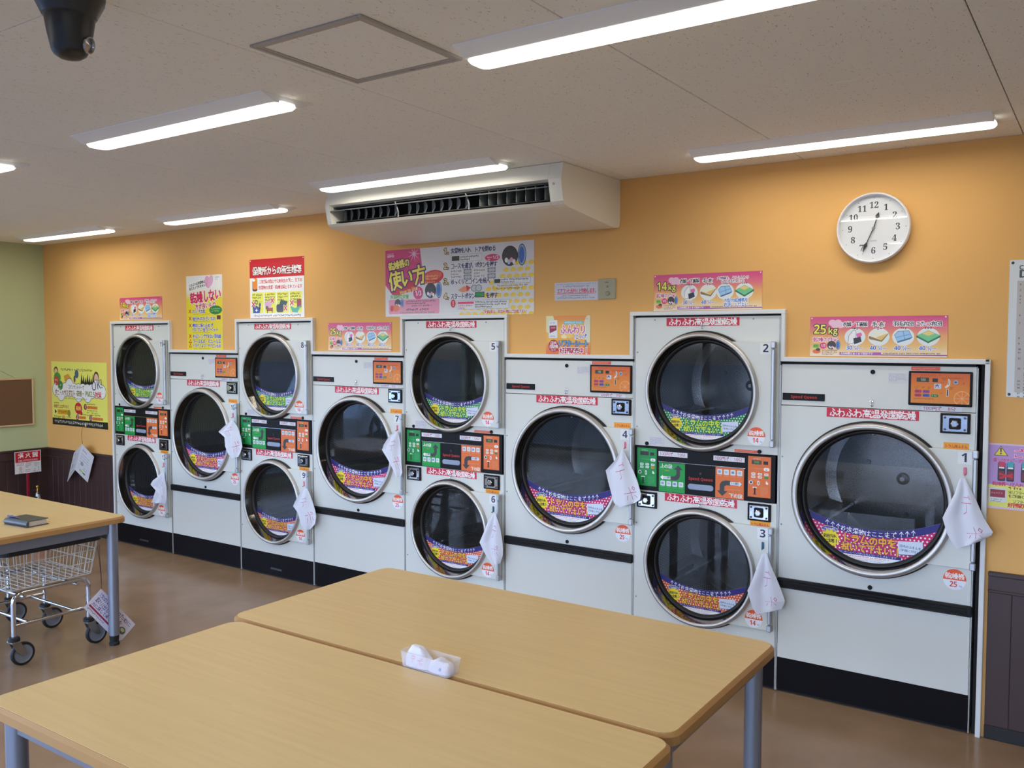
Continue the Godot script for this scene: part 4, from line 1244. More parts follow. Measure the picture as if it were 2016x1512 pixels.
func holed(b: Mb, x0: float, y0: float, x1: float, y1: float, c: Vector2, r: float, z0: float, z1: float) -> void:
	var an := []
	for k in 72: an.append(TAU * k / 72)
	for q in [Vector2(x0, y0), Vector2(x1, y0), Vector2(x1, y1), Vector2(x0, y1)]: an.append(fposmod((q - c).angle(), TAU))
	an.sort()
	var edge := func(a: float) -> Vector2:
		var d := Vector2.from_angle(a)
		var t := 1e9
		if d.x > 1e-6: t = minf(t, (x1 - c.x) / d.x)
		if d.x < -1e-6: t = minf(t, (x0 - c.x) / d.x)
		if d.y > 1e-6: t = minf(t, (y1 - c.y) / d.y)
		if d.y < -1e-6: t = minf(t, (y0 - c.y) / d.y)
		return c + d * t
	for i in an.size():
		var a: float = an[i]
		var e: float = an[(i + 1) % an.size()]
		if absf(a - e) < 1e-5: continue
		var A := c + Vector2.from_angle(a) * r
		var B := c + Vector2.from_angle(e) * r
		var P: Vector2 = edge.call(a)
		var Q: Vector2 = edge.call(e)
		b.quad(Vector3(A.x, A.y, z1), Vector3(P.x, P.y, z1), Vector3(Q.x, Q.y, z1), Vector3(B.x, B.y, z1))
		b.quad(Vector3(A.x, A.y, z0), Vector3(B.x, B.y, z0), Vector3(Q.x, Q.y, z0), Vector3(P.x, P.y, z0))
		b.quad(Vector3(A.x, A.y, z0), Vector3(A.x, A.y, z1), Vector3(B.x, B.y, z1), Vector3(B.x, B.y, z0))
		b.quad(Vector3(P.x, P.y, z0), Vector3(Q.x, Q.y, z0), Vector3(Q.x, Q.y, z1), Vector3(P.x, P.y, z1))

func disc(r: float, h: float, seg := 20) -> Mb:
	var b := Mb.new()
	b.lathe([Vector2(r, 0), Vector2(r, h * 0.7), Vector2(r * 0.8, h), Vector2(0.0001, h)], seg)
	return b

func decal(parent: Node, called: String, tex: Texture2D, w: float, h: float, at: Vector3, t := 0.0012, label := "") -> MeshInstance3D:
	var b := Mb.new()
	b.plate(w, h, t)
	var key := "m" + str(tex.get_instance_id())
	if not pool.has(key): pool[key] = print_mat(tex, 0.45)
	return obj(parent, called, b, pool[key], at, label)

func round_decal(parent: Node, tex: Texture2D, r: float, at: Vector3) -> void:
	var p := PackedVector2Array()
	for k in 36: p.append(Vector2.from_angle(TAU * k / 36) * r)
	var b := Mb.new()
	b.prism(p, 0.0, 0.0008)
	obj(parent, "round_sticker", b, art_mat(tex), at)

func cabinet(t: Node3D, w: float, h: float) -> void:
	var b := Mb.new()
	var d := 0.95
	for x in [0.003, w - 0.003]: b.box(Vector3(x, h / 2, -d / 2 + 0.001), Vector3(0.005, h - 0.012, d))
	b.box(Vector3(w / 2, h - 0.004, -d / 2 - 0.01), Vector3(w - 0.012, 0.006, d - 0.02)); b.box(Vector3(w / 2, h / 2, -d), Vector3(w - 0.012, h - 0.012, 0.006)); b.box(Vector3(w / 2, 0.012, -d / 2 - 0.01), Vector3(w - 0.012, 0.006, d - 0.02))
	obj(t, "cabinet", b, mat(rgb(176, 176, 172), 0.35, 0.5))

func drum(t: Node3D, c: Vector2, rg: float, rd: float) -> void:
	var b := Mb.new()
	var n := 48
	b.lathe([Vector2(rd, -0.06), Vector2(rd, -0.74)], n, true)
	var o := obj(t, "drum", b, drum_sheet, Vector3(c.x, c.y, 0))
	var p := Mb.new()
	p.lathe([Vector2(rd, -0.74), Vector2(rd * 0.86, -0.752), Vector2(rd * 0.4, -0.758), Vector2(0.0001, -0.76)], n)
	obj(o, "back_plate", p, drum_plain)
	var f := Mb.new()
	f.lathe([Vector2(rd + 0.01, -0.045), Vector2(rg + 0.004, -0.045)], n)
	f.lathe([Vector2(rg + 0.004, -0.06), Vector2(rd + 0.01, -0.06)], n)
	obj(o, "bulkhead", f, mat(rgb(36, 36, 38), 0.5, 0.3))
	var hub := Mb.new()
	hub.lathe([Vector2(0.034, -0.76), Vector2(0.03, -0.742), Vector2(0.012, -0.736), Vector2(0.0001, -0.736)], 24)
	for k in 3:
		var a := TAU * (k / 3.0 + 0.1)
		hub.xf = Transform3D(Basis.IDENTITY, Vector3(cos(a), sin(a), 0) * rd * 0.48)
		hub.lathe([Vector2(0.014, -0.757), Vector2(0.012, -0.745), Vector2(0.0001, -0.745)], 10)
	obj(o, "hub", hub, drum_plain)
	for k in 3:
		var r := Mb.new()
		var a := TAU * (k / 3.0 + 0.59)
		r.xf = Transform3D(Basis(Vector3(0, 0, 1), a), Vector3.ZERO)
		r.prism(PackedVector2Array([Vector2(rd - 0.002, -0.09), Vector2(rd - 0.002, 0.09), Vector2(rd - 0.06, 0.03), Vector2(rd - 0.11, 0.006), Vector2(rd - 0.11, -0.006), Vector2(rd - 0.06, -0.03)]), -0.735, -0.07, 0.004)
		obj(o, "baffle", r, drum_plain)

func door(t: Node3D, c: Vector2, ro: float, ri: float, rg: float, plate: Rect2, n: int, sticker: Texture2D, hook: Color) -> void:
	var r := Mb.new()
	r.lathe([Vector2(ro, 0.012), Vector2(ro, 0.034), Vector2(ro - 0.003, 0.043), Vector2(ro - 0.009, 0.049), Vector2(ro - 0.014, 0.05), Vector2(ri + 0.006, 0.05), Vector2(ri + 0.001, 0.047), Vector2(ri - 0.001, 0.043)], 96, true)
	var d := obj(t, "door", r, steel, Vector3(c.x, c.y, 0), "round steel door ring")
	var fu := Mb.new()
	fu.lathe([Vector2(ri - 0.001, 0.043), Vector2(rg + 0.0135, -0.016)], 96, true)
	obj(d, "inner_funnel", fu, mat(rgb(150, 146, 138), 0.1, 1.0))
	var s := Mb.new()
	s.lathe([Vector2(ro + 0.009, 0.0), Vector2(ro + 0.009, 0.010), Vector2(ro + 0.004, 0.016), Vector2(ro - 0.004, 0.016)], 96)
	obj(d, "door_seal", s, rubber)
	var g := Mb.new()
	g.lathe([Vector2(rg + 0.016, -0.020), Vector2(rg + 0.014, -0.012), Vector2(rg + 0.009, -0.009), Vector2(rg + 0.002, -0.012), Vector2(rg - 0.004, -0.022), Vector2(rg - 0.005, -0.034)], 96, true)
	obj(d, "glass_gasket", g, rubber)
	var gl := Mb.new()
	gl.lathe([Vector2(rg, -0.03), Vector2(0.0001, -0.03)], 64)
	var gm := pane(0.05, Color(0.5, 0.52, 0.52))
	gm.metallic_specular = 0.42
	obj(d, "glass", gl, gm)
	# warning sticker: the segment of the glass below a sagging arc
	var R := rg * 0.985
	var st := Mb.new()
	var at := func(k: int, low: bool) -> Vector2:
		var x := -0.966 + 1.932 * k / 44
		return Vector2(x, -sqrt(1 - x * x) if low else -0.25 - 0.236 * (1 - x * x))
	for k in 44:
		var q := [at.call(k, true), at.call(k + 1, true), at.call(k + 1, false), at.call(k, false)]
		var P := []
		var uv := []
		for v in q:
			P.append(Vector3(v.x * R, v.y * R, -0.0285))
			uv.append(Vector2((v.x + 1) / 2, (-v.y - 0.24) / 0.76))
		st.quad(P[0], P[1], P[2], P[3], uv[0], uv[1], uv[2], uv[3])
	obj(d, "glass_sticker", st, art_mat(sticker))
	# painted hinge plate running from under the ring to the hinge bar
	var hp := PackedVector2Array()
	var rr := ro - 0.012
	var y0 := plate.position.y
	var y1 := plate.end.y
	var a0 := asin(y0 / rr)
	var a1 := asin(y1 / rr)
	for k in 25:
		var a := lerpf(a1, a0, k / 24.0)
		hp.append(Vector2(cos(a), sin(a)) * rr)
	hp.append(Vector2(plate.end.x, y0)); hp.append(Vector2(plate.end.x, y1))
	var hm := Mb.new()
	hm.prism(hp, 0.004, 0.026, 0.002)
	obj(d, "hinge_plate", hm, paint)
	var hb := Mb.new()
	var hx := plate.end.x - 0.004
	hb.box(Vector3(hx, (y0 + y1) / 2, 0.030), Vector3(0.020, y1 - y0 - 0.07, 0.022), 0.006)
	for y in [y0 + 0.016, y1 - 0.016]: hb.box(Vector3(hx, y, 0.030), Vector3(0.024, 0.034, 0.026), 0.004)
	obj(d, "hinge_bar", hb, mat(rgb(184, 188, 194), 0.35, 0.7))
	decal(d, "number_label", art["n%d" % n], 0.056, 0.056, Vector3(plate.end.x - 0.046, y1 - 0.035, 0.0262), 0.0008, "label with the number %d" % n)
	if hook.a > 0:
		var hk := Mb.new()
		var hy := y1 - 0.092
		var hx2 := plate.end.x - 0.044
		hk.box(Vector3(hx2, hy, 0.028), Vector3(0.013, 0.034, 0.005), 0.002)
		hk.tube([Vector3(hx2, hy - 0.010, 0.030), Vector3(hx2, hy - 0.017, 0.034), Vector3(hx2, hy - 0.019, 0.040), Vector3(hx2, hy - 0.015, 0.045)], 0.0025, 6)
		obj(d, "cloth_hook", hk, mat(hook, 0.4))

func art_mat(tex: Texture2D) -> StandardMaterial3D:
	var key := "m" + str(tex.get_instance_id())
	if not pool.has(key): pool[key] = print_mat(tex, 0.45)
	return pool[key]

func coin_lock(t: Node3D, c: Vector2, w: float, h: float) -> void:
	var o := obj(t, "coin_lock", bx(Vector3(0, 0, 0.004), Vector3(w, h, 0.008), 0.002), black_plastic, Vector3(c.x, c.y, 0))
	obj(o, "lock_plate", bx(Vector3(0, 0, 0.0095), Vector3(w * 0.82, h * 0.8, 0.005), 0.0015), chrome)
	for x in [-1, 1]:
		for y in [-1, 1]: obj(o, "screw", disc(0.0052, 0.005, 12), mat(rgb(70, 72, 78), 0.3, 0.8), Vector3(x * w * 0.33, y * h * 0.29, 0.012))
	var b := Mb.new()
	b.prism(round_rect(w * 0.40, h * 0.56, 0.007), 0.011, 0.016, 0.001)
	obj(o, "lock_recess", b, black_plastic)
	var k := Mb.new()
	k.lathe([Vector2(0.017, 0.016), Vector2(0.017, 0.026), Vector2(0.013, 0.029), Vector2(0.0001, 0.029)], 6)
	k.box(Vector3(0, 0, 0.0292), Vector3(0.003, 0.012, 0.0012))
	obj(o, "lock_barrel", k, chrome)

func latch(t: Node3D, at: Vector3) -> void:
	var b := Mb.new()
	b.xf = Transform3D(Basis.IDENTITY, at)
	b.lathe([Vector2(0.008, 0), Vector2(0.008, 0.004), Vector2(0.0001, 0.005)], 14)
	b.tube([Vector3(0, 0.012, 0.003), Vector3(0, 0.004, 0.012), Vector3(0, -0.012, 0.016), Vector3(0.004, -0.022, 0.013), Vector3(0.008, -0.016, 0.008)], 0.0026, 7)
	obj(t, "latch_hook", b, chrome)

func knob(t: Node3D, at: Vector3) -> void:
	obj(t, "round_lock", disc(0.0105, 0.006, 20), black_plastic, at)

func screws(t: Node3D, pts: Array) -> void:
	for p in pts: obj(t, "screw", disc(0.0042, 0.003, 8), mat(rgb(140, 140, 140), 0.35, 0.7), Vector3(p.x, p.y, 0))

func stacked(k: int, up: int, low: int, label: String, hook: Color) -> void:
	var t := thing("stacked_dryer", label, "tumble dryer", Vector3(x_of(k), 0, 0), 0.0, "stacked white tumble dryers")
	var w := PITCH_STACK
	cabinet(t, w, TOP_STACK)
	var cu := Vector2(0.392, 1.497)
	var cl := Vector2(0.392, 0.567)
	for q in [[cu, 1.193, 1.886, "upper_panel"], [cl, 0.175, 0.948, "lower_panel"]]:
		var p := Mb.new()
		holed(p, 0.007, q[1], w - 0.007, q[2], q[0], 0.298, -0.02, 0.0)
		obj(t, q[3], p, paint)
		drum(t, q[0], 0.262, 0.37)
		decal(t, "red_banner", art.banner, 0.4, 0.0425, Vector3(0.388, q[2] - 0.0235, 0.0002))
		latch(t, Vector3(0.390, q[2] - 0.040, 0.0015))
	var pl := Rect2(0.15, -0.2625, 0.237, 0.525)
	door(t, cu, 0.310, 0.287, 0.259, pl, up, art.drum_green, Color(0, 0, 0, 0))
	door(t, cl, 0.310, 0.287, 0.259, pl, low, art.drum_orange, hook)
	for c in [cu, cl]: round_decal(t, art.r14, 0.0455, Vector3(0.693, c.y - 0.212, 0.0262))
	obj(t, "base_panel", span(0.007, w - 0.007, 0.014, 0.172, -0.02, -0.002, 0.001), mat(rgb(16, 14, 17), 0.5, 0.0, 0.25))
	obj(t, "base_pull", bx(Vector3(0.4, 0.062, 0.001), Vector3(0.125, 0.016, 0.008), 0.003), mat(rgb(52, 52, 58), 0.35))
	# coin panel between the two doors
	var cp := obj(t, "control_panel", span(0.009, 0.785, 0.951, 1.190, -0.02, 0.004, 0.001), black_plastic)
	decal(cp, "green_strip", art.strip_g, 0.115, 0.206, Vector3(0.082, 1.077, 0.0042))
	decal(cp, "orange_strip", art.strip_o, 0.117, 0.207, Vector3(0.704, 1.077, 0.0042))
	decal(cp, "green_card", art.card_g, 0.150, 0.157, Vector3(0.229, 1.031, 0.0042))
	decal(cp, "orange_card", art.card_o, 0.152, 0.159, Vector3(0.549, 1.031, 0.0042))
	for x in [0.2335, 0.544]: decal(cp, "price_label", art.p10, 0.166, 0.025, Vector3(x, 1.156, 0.0042))
	obj(cp, "chrome_line", bx(Vector3(0.391, 1.1135, 0.0045), Vector3(0.48, 0.0022, 0.002)), chrome)
	var cup := Mb.new()
	cup.prism(round_rect(0.142, 0.03, 0.0145), 0.0, 0.006, 0.002)
	obj(cp, "coin_return", cup, mat(rgb(150, 164, 190), 0.25), Vector3(0.392, 0.994, 0.002))
	obj(cp, "key_hole", disc(0.009, 0.004, 14), mat(rgb(12, 12, 12), 0.4), Vector3(0.392, 1.066, 0.003))
	lettering(cp, "Speed Queen", 0.0215, rgb(190, 50, 44), Vector3(0.391, 1.037, 0.0042))
	coin_lock(t, Vector2(0.084, 0.897), 0.118, 0.088)
	coin_lock(t, Vector2(0.706, 0.897), 0.119, 0.088)
	decal(t, "cloth_tag", art.cloth_tag, 0.102, 0.031, Vector3(0.710, 0.836, 0.0002))
	decal(t, "paper_note", art.note, 0.083, 0.048, Vector3(0.136, 1.220, 0.0002))
	decal(t, "orange_note", art.note_o, 0.12, 0.014, Vector3(0.632, 1.2025, 0.0002))
	knob(t, Vector3(0.079, 1.205, 0)); knob(t, Vector3(0.702, 1.205, 0.001))
	screws(t, [Vector2(0.12, 1.874), Vector2(0.660, 1.874), Vector2(0.019, 1.70), Vector2(0.019, 1.295), Vector2(0.021, 0.765), Vector2(0.021, 0.353)])

func single(k: int, n: int, label: String) -> void:
	var t := thing("single_dryer", label, "tumble dryer", Vector3(x_of(k), 0, 0), 0.0, "single white tumble dryers")
	var w := PITCH_WIDE + (0.011 if k == 0 else 0.0)
	cabinet(t, w, TOP_WIDE)
	var c := Vector2(0.438, 1.017)
	obj(t, "header_panel", span(0.007, w - 0.007, 1.4475, 1.6485, -0.02, 0.0, 0.0015), paint)
	var p := Mb.new()
	holed(p, 0.007, 0.583, w - 0.007, 1.4445, c, 0.348, -0.02, 0.0)
	obj(t, "front_panel", p, paint)
	obj(t, "lower_panel", span(0.007, w - 0.007, 0.176, 0.533, -0.02, 0.0, 0.0015), paint)
	obj(t, "base_panel", span(0.007, w - 0.007, 0.014, 0.1735, -0.02, -0.002, 0.001), mat(rgb(16, 14, 17), 0.5, 0.0, 0.25))
	var bar := Mb.new()
	bar.box(Vector3(w / 2 + 0.002, 0.558, -0.002), Vector3(w - 0.004, 0.048, 0.036), 0.004)
	for y in [0.574, 0.558, 0.543]: bar.box(Vector3(w / 2 - 0.004, y, 0.018), Vector3(w - 0.03, 0.007, 0.008), 0.003)
	obj(t, "bumper_bar", bar, mat(rgb(18, 18, 21), 0.42, 0.0, 0.35))
	drum(t, c, 0.314, 0.405)
	door(t, c, 0.362, 0.335, 0.312, Rect2(0.25, -0.265, 0.436 - 0.25 + (0.004 if k == 0 else -0.006), 0.53), n, art.drum_pink, rgb(222, 120, 150))
	decal(t, "red_banner", art.banner, 0.409, 0.0445, Vector3(0.432, 1.4215, 0.0002))
	round_decal(t, art.r25, 0.047, Vector3(0.801, 0.693, 0.0002))
	obj(t, "badge", span(0.014, 0.217, 1.472, 1.507, 0.0, 0.004, 0.001), black_plastic)
	lettering(t.get_node("badge"), "Speed Queen", 0.020, rgb(190, 44, 38), Vector3(0.118, 1.489, 0.0042))
	var cp := obj(t, "control_panel", span(0.591, 0.852, 1.4715, 1.6275, 0.0, 0.010, 0.003), black_plastic)
	decal(cp, "control_face", art.dial, 0.240, 0.136, Vector3(0.722, 1.551, 0.0101))
	decal(t, "orange_note", art.note_o, 0.12, 0.017, Vector3(0.66, 1.6385, 0.0002))
	decal(t, "price_label", art.p8, 0.166, 0.0225, Vector3(0.729, 1.4595, 0.0002))
	decal(t, "paper_note", art.note, 0.083, 0.046, Vector3(0.543, 1.594, 0.0002))
	decal(t, "cloth_tag", art.cloth_tag, 0.103, 0.032, Vector3(0.793, 1.294, 0.0002))
	coin_lock(t, Vector2(0.787, 1.396), 0.121, 0.0905)
	latch(t, Vector3(0.431, 1.478, 0))
	knob(t, Vector3(0.434, 1.619, 0)); knob(t, Vector3(0.442, 0.599, 0))
	screws(t, [Vector2(0.017, 1.19), Vector2(0.017, 0.85)])

func lettering(parent: Node, s: String, size: float, c: Color, at: Vector3) -> void:
	var m := TextMesh.new()
	m.text = s
	m.font = keep[0]
	m.font_size = 48
	m.pixel_size = size / 48.0
	m.depth = 0.0008
	m.curve_step = 2.0
	put(parent, "lettering", m, mat(c, 0.5), at)

func build_dryers() -> void:
	paint = mat(rgb(219, 221, 214), 0.34)
	steel = mat(rgb(196, 194, 190), 0.4, 0.8)
	chrome = mat(rgb(214, 216, 220), 0.12, 1.0)
	black_plastic = mat(rgb(18, 17, 20), 0.42, 0.0, 0.3)
	rubber = mat(rgb(22, 21, 22), 0.5)
	drum_plain = mat(rgb(112, 114, 116), 0.22, 0.8)
	drum_sheet = StandardMaterial3D.new()
	drum_sheet.albedo_texture = art_holes(rgb(118, 120, 122))
	drum_sheet.metallic = 0.6
	drum_sheet.roughness = 0.28
	drum_sheet.uv1_scale = Vector3(9, 3.5, 1)
	art.banner = art_banner()
	art.r14 = art_round("14"); art.r25 = art_round("25")
	art.drum_green = art_drum(rgb(10, 140, 70), rgb(206, 230, 50), rgb(16, 100, 60))
	art.drum_orange = art_drum(rgb(224, 92, 36), rgb(244, 190, 40), rgb(120, 40, 70))
	art.drum_pink = art_drum(rgb(206, 26, 104), rgb(246, 180, 30), rgb(124, 24, 100))
	art.strip_g = art_strip(true); art.strip_o = art_strip(false)
	art.card_g = art_card(true); art.card_o = art_card(false)
	art.p10 = art_price("10"); art.p8 = art_price("8")
	art.cloth_tag = art_cloth_tag(); art.dial = art_dial()
	for n in 12: art["n%d" % (n + 1)] = art_number(n + 1)
	var c := cv(170, 96, rgb(214, 214, 218))
	c.fine(8, 10, 150, 8, rgb(110, 120, 160), 6, 1.6)
	art.note = c.done()
	c = cv(240, 30, rgb(232, 96, 60))
	c.fine(10, 9, 200, 12, rgb(246, 180, 150))
	art.note_o = c.done()
	var pink := rgb(222, 120, 150)
	var blue := rgb(40, 90, 120)
	single(0, 1, "rightmost single white dryer, door 1, standing beside the dark dado")
	stacked(1, 2, 3, "stacked two-door dryer, doors 2 and 3, below the pink sign beside the switch plate", blue)
	single(2, 4, "single white dryer, door 4, under the small orange softener poster")
	stacked(3, 5, 6, "stacked two-door dryer, doors 5 and 6, under the wide instruction board", blue)
	single(4, 7, "single white dryer, door 7, under the pink sign left of the instruction board")
	stacked(5, 8, 9, "stacked two-door dryer, doors 8 and 9, under the red and white hygiene poster", pink)
	single(6, 10, "single white dryer, door 10, under the tall yellow poster")
	stacked(7, 11, 12, "leftmost stacked two-door dryer, doors 11 and 12, nearest the yellow pollen poster", pink)

	# cleaning cloths hung from the hooks: left and right outline from the hook down
	rag_tex = [art_rag(false), art_rag(true)]
	rag("rightmost single dryer, door 1, beside the dado", [-0.544, 1.158, -0.561, 1.093, -0.585, 1.034, -0.606, 0.979, -0.585, 0.910, -0.566, 0.874, -0.545, 0.849], [-0.523, 1.163, -0.499, 1.114, -0.476, 1.064, -0.445, 0.990, -0.410, 0.935, -0.416, 0.920, -0.464, 0.886], 0)
	rag("dryer under the orange softener poster, door 4", [-2.209, 1.166, -2.235, 1.113, -2.297, 1.047, -2.283, 0.988, -2.267, 0.933, -2.248, 0.870, -2.209, 0.851], [-2.195, 1.167, -2.174, 1.122, -2.137, 1.047, -2.112, 0.994, -2.091, 0.932, -2.095, 0.904, -2.123, 0.883], 1)
	rag("lower door 3, just left of the rightmost dryer", [-1.420, 0.702, -1.440, 0.642, -1.462, 0.567, -1.486, 0.508, -1.468, 0.453, -1.457, 0.424, -1.439, 0.394], [-1.396, 0.709, -1.375, 0.648, -1.352, 0.594, -1.326, 0.534, -1.306, 0.481, -1.310, 0.463, -1.322, 0.437], 0)
	rag("single dryer left of the instruction board, door 7", [-3.855, 1.167, -3.896, 1.142, -3.944, 1.077, -3.962, 1.040, -3.915, 0.982, -3.880, 0.931, -3.843, 0.873], [-3.830, 1.166, -3.823, 1.121, -3.819, 1.068, -3.814, 1.016, -3.810, 0.964, -3.799, 0.903, -3.816, 0.871], 1)
	rag("lower door 6, under the instruction board", [-3.066, 0.719, -3.102, 0.669, -3.126, 0.604, -3.160, 0.533, -3.137, 0.496, -3.114, 0.460, -3.062, 0.405], [-3.052, 0.721, -3.034, 0.674, -3.022, 0.623, -3.011, 0.566, -3.005, 0.511, -3.007, 0.465, -3.026, 0.416], 0)
	rag("lower door 9, under the hygiene poster", [-4.723, 0.709, -4.758, 0.667, -4.801, 0.609, -4.825, 0.575, -4.778, 0.529, -4.754, 0.454, -4.707, 0.412], [-4.688, 0.715, -4.666, 0.666, -4.645, 0.611, -4.622, 0.561, -4.608, 0.524, -4.617, 0.466, -4.665, 0.424], 1)
	rag("dryer under the tall yellow poster, door 10", [-5.515, 1.151, -5.575, 1.110, -5.647, 1.060, -5.581, 1.023, -5.578, 0.953, -5.546, 0.896, -5.505, 0.867], [-5.486, 1.152, -5.466, 1.127, -5.439, 1.080, -5.415, 1.028, -5.396, 0.960, -5.414, 0.916, -5.439, 0.880], 1)
	rag("leftmost lower door, number 12", [-6.402, 0.681, -6.441, 0.643, -6.501, 0.608, -6.536, 0.570, -6.464, 0.530, -6.495, 0.474, -6.526, 0.421], [-6.368, 0.684, -6.361, 0.621, -6.353, 0.564, -6.355, 0.506, -6.361, 0.459, -6.376, 0.416, -6.429, 0.420], 0)

var rag_tex := []

func rag(where: String, L: Array, R: Array, kind: int) -> void:
	var rows := 24
	var cols := 14
	var at := func(a: Array, t: float) -> Vector2:
		var f := t * (a.size() / 2 - 1)
		var i := mini(int(f), a.size() / 2 - 2)
		return Vector2(a[i * 2], a[i * 2 + 1]).lerp(Vector2(a[i * 2 + 2], a[i * 2 + 3]), f - i)
	var origin := Vector3((L[0] + R[0]) / 2, L[1], 0.054)
	var G := []
	for r in rows + 1:
		var t := float(r) / rows
		var a: Vector2 = at.call(L, t)
		var b: Vector2 = at.call(R, t)
		var row := []
		for c in cols + 1:
			var s := float(c) / cols
			var q := a.lerp(b, s)
			var spread := minf(1.0, t * 3.0)
			var z := 0.006 + 0.012 * sin(s * 9.0 + t * 2.0 + kind * 2.0) * spread * (1.0 - t * 0.55) + 0.008 * sin(s * 3.2 + 1.0) * spread + 0.01 * exp(-pow((s - 0.42 + t * 0.3) * 9.0, 2)) * spread * (1.0 - t)
			row.append(Vector3(q.x, q.y, 0.054 + z) - origin)
		G.append(row)
	var m := Mb.new()
	var nor := func(r: int, c: int) -> Vector3:
		var dx: Vector3 = G[r][mini(c + 1, cols)] - G[r][maxi(c - 1, 0)]
		var dy: Vector3 = G[maxi(r - 1, 0)][c] - G[mini(r + 1, rows)][c]
		var n := dx.cross(dy)
		return n.normalized() if n.length() > 1e-9 else Vector3(0, 0, 1)
	var back := Vector3(0, 0, -0.004)
	for r in rows:
		for c in cols:
			var P := [G[r + 1][c], G[r + 1][c + 1], G[r][c + 1], G[r][c]]
			var N := [nor.call(r + 1, c), nor.call(r + 1, c + 1), nor.call(r, c + 1), nor.call(r, c)]
			var U := [Vector2(float(c) / cols, float(r + 1) / rows), Vector2(float(c + 1) / cols, float(r + 1) / rows), Vector2(float(c + 1) / cols, float(r) / rows), Vector2(float(c) / cols, float(r) / rows)]
			m.quads(P, N, U)
			m.quads([P[1] + back, P[0] + back, P[3] + back, P[2] + back], [-N[1], -N[0], -N[3], -N[2]], [U[1], U[0], U[3], U[2]])
	for r in rows:
		for c in [0, cols]:
			var P := [G[r + 1][c] + back, G[r + 1][c], G[r][c], G[r][c] + back]
			if c == 0: m.quad(P[0], P[1], P[2], P[3], Vector2.ZERO, Vector2.ZERO, Vector2.ZERO, Vector2.ZERO)
			else: m.quad(P[1], P[0], P[3], P[2], Vector2.ZERO, Vector2.ZERO, Vector2.ZERO, Vector2.ZERO)
	for c in cols: m.quad(G[rows][c] + back, G[rows][c + 1] + back, G[rows][c + 1], G[rows][c], Vector2.ZERO, Vector2.ZERO, Vector2.ZERO, Vector2.ZERO)
	var key := "rag%d" % kind
	if not pool.has(key):
		pool[key] = print_mat(rag_tex[kind], 0.95)
		pool[key].metallic_specular = 0.15
	var o := obj(self, "cleaning_cloth", m, pool[key], origin)
	tag(o, "white cloth hanging on the " + where, "cloth", "white cloths hung on the dryer doors")

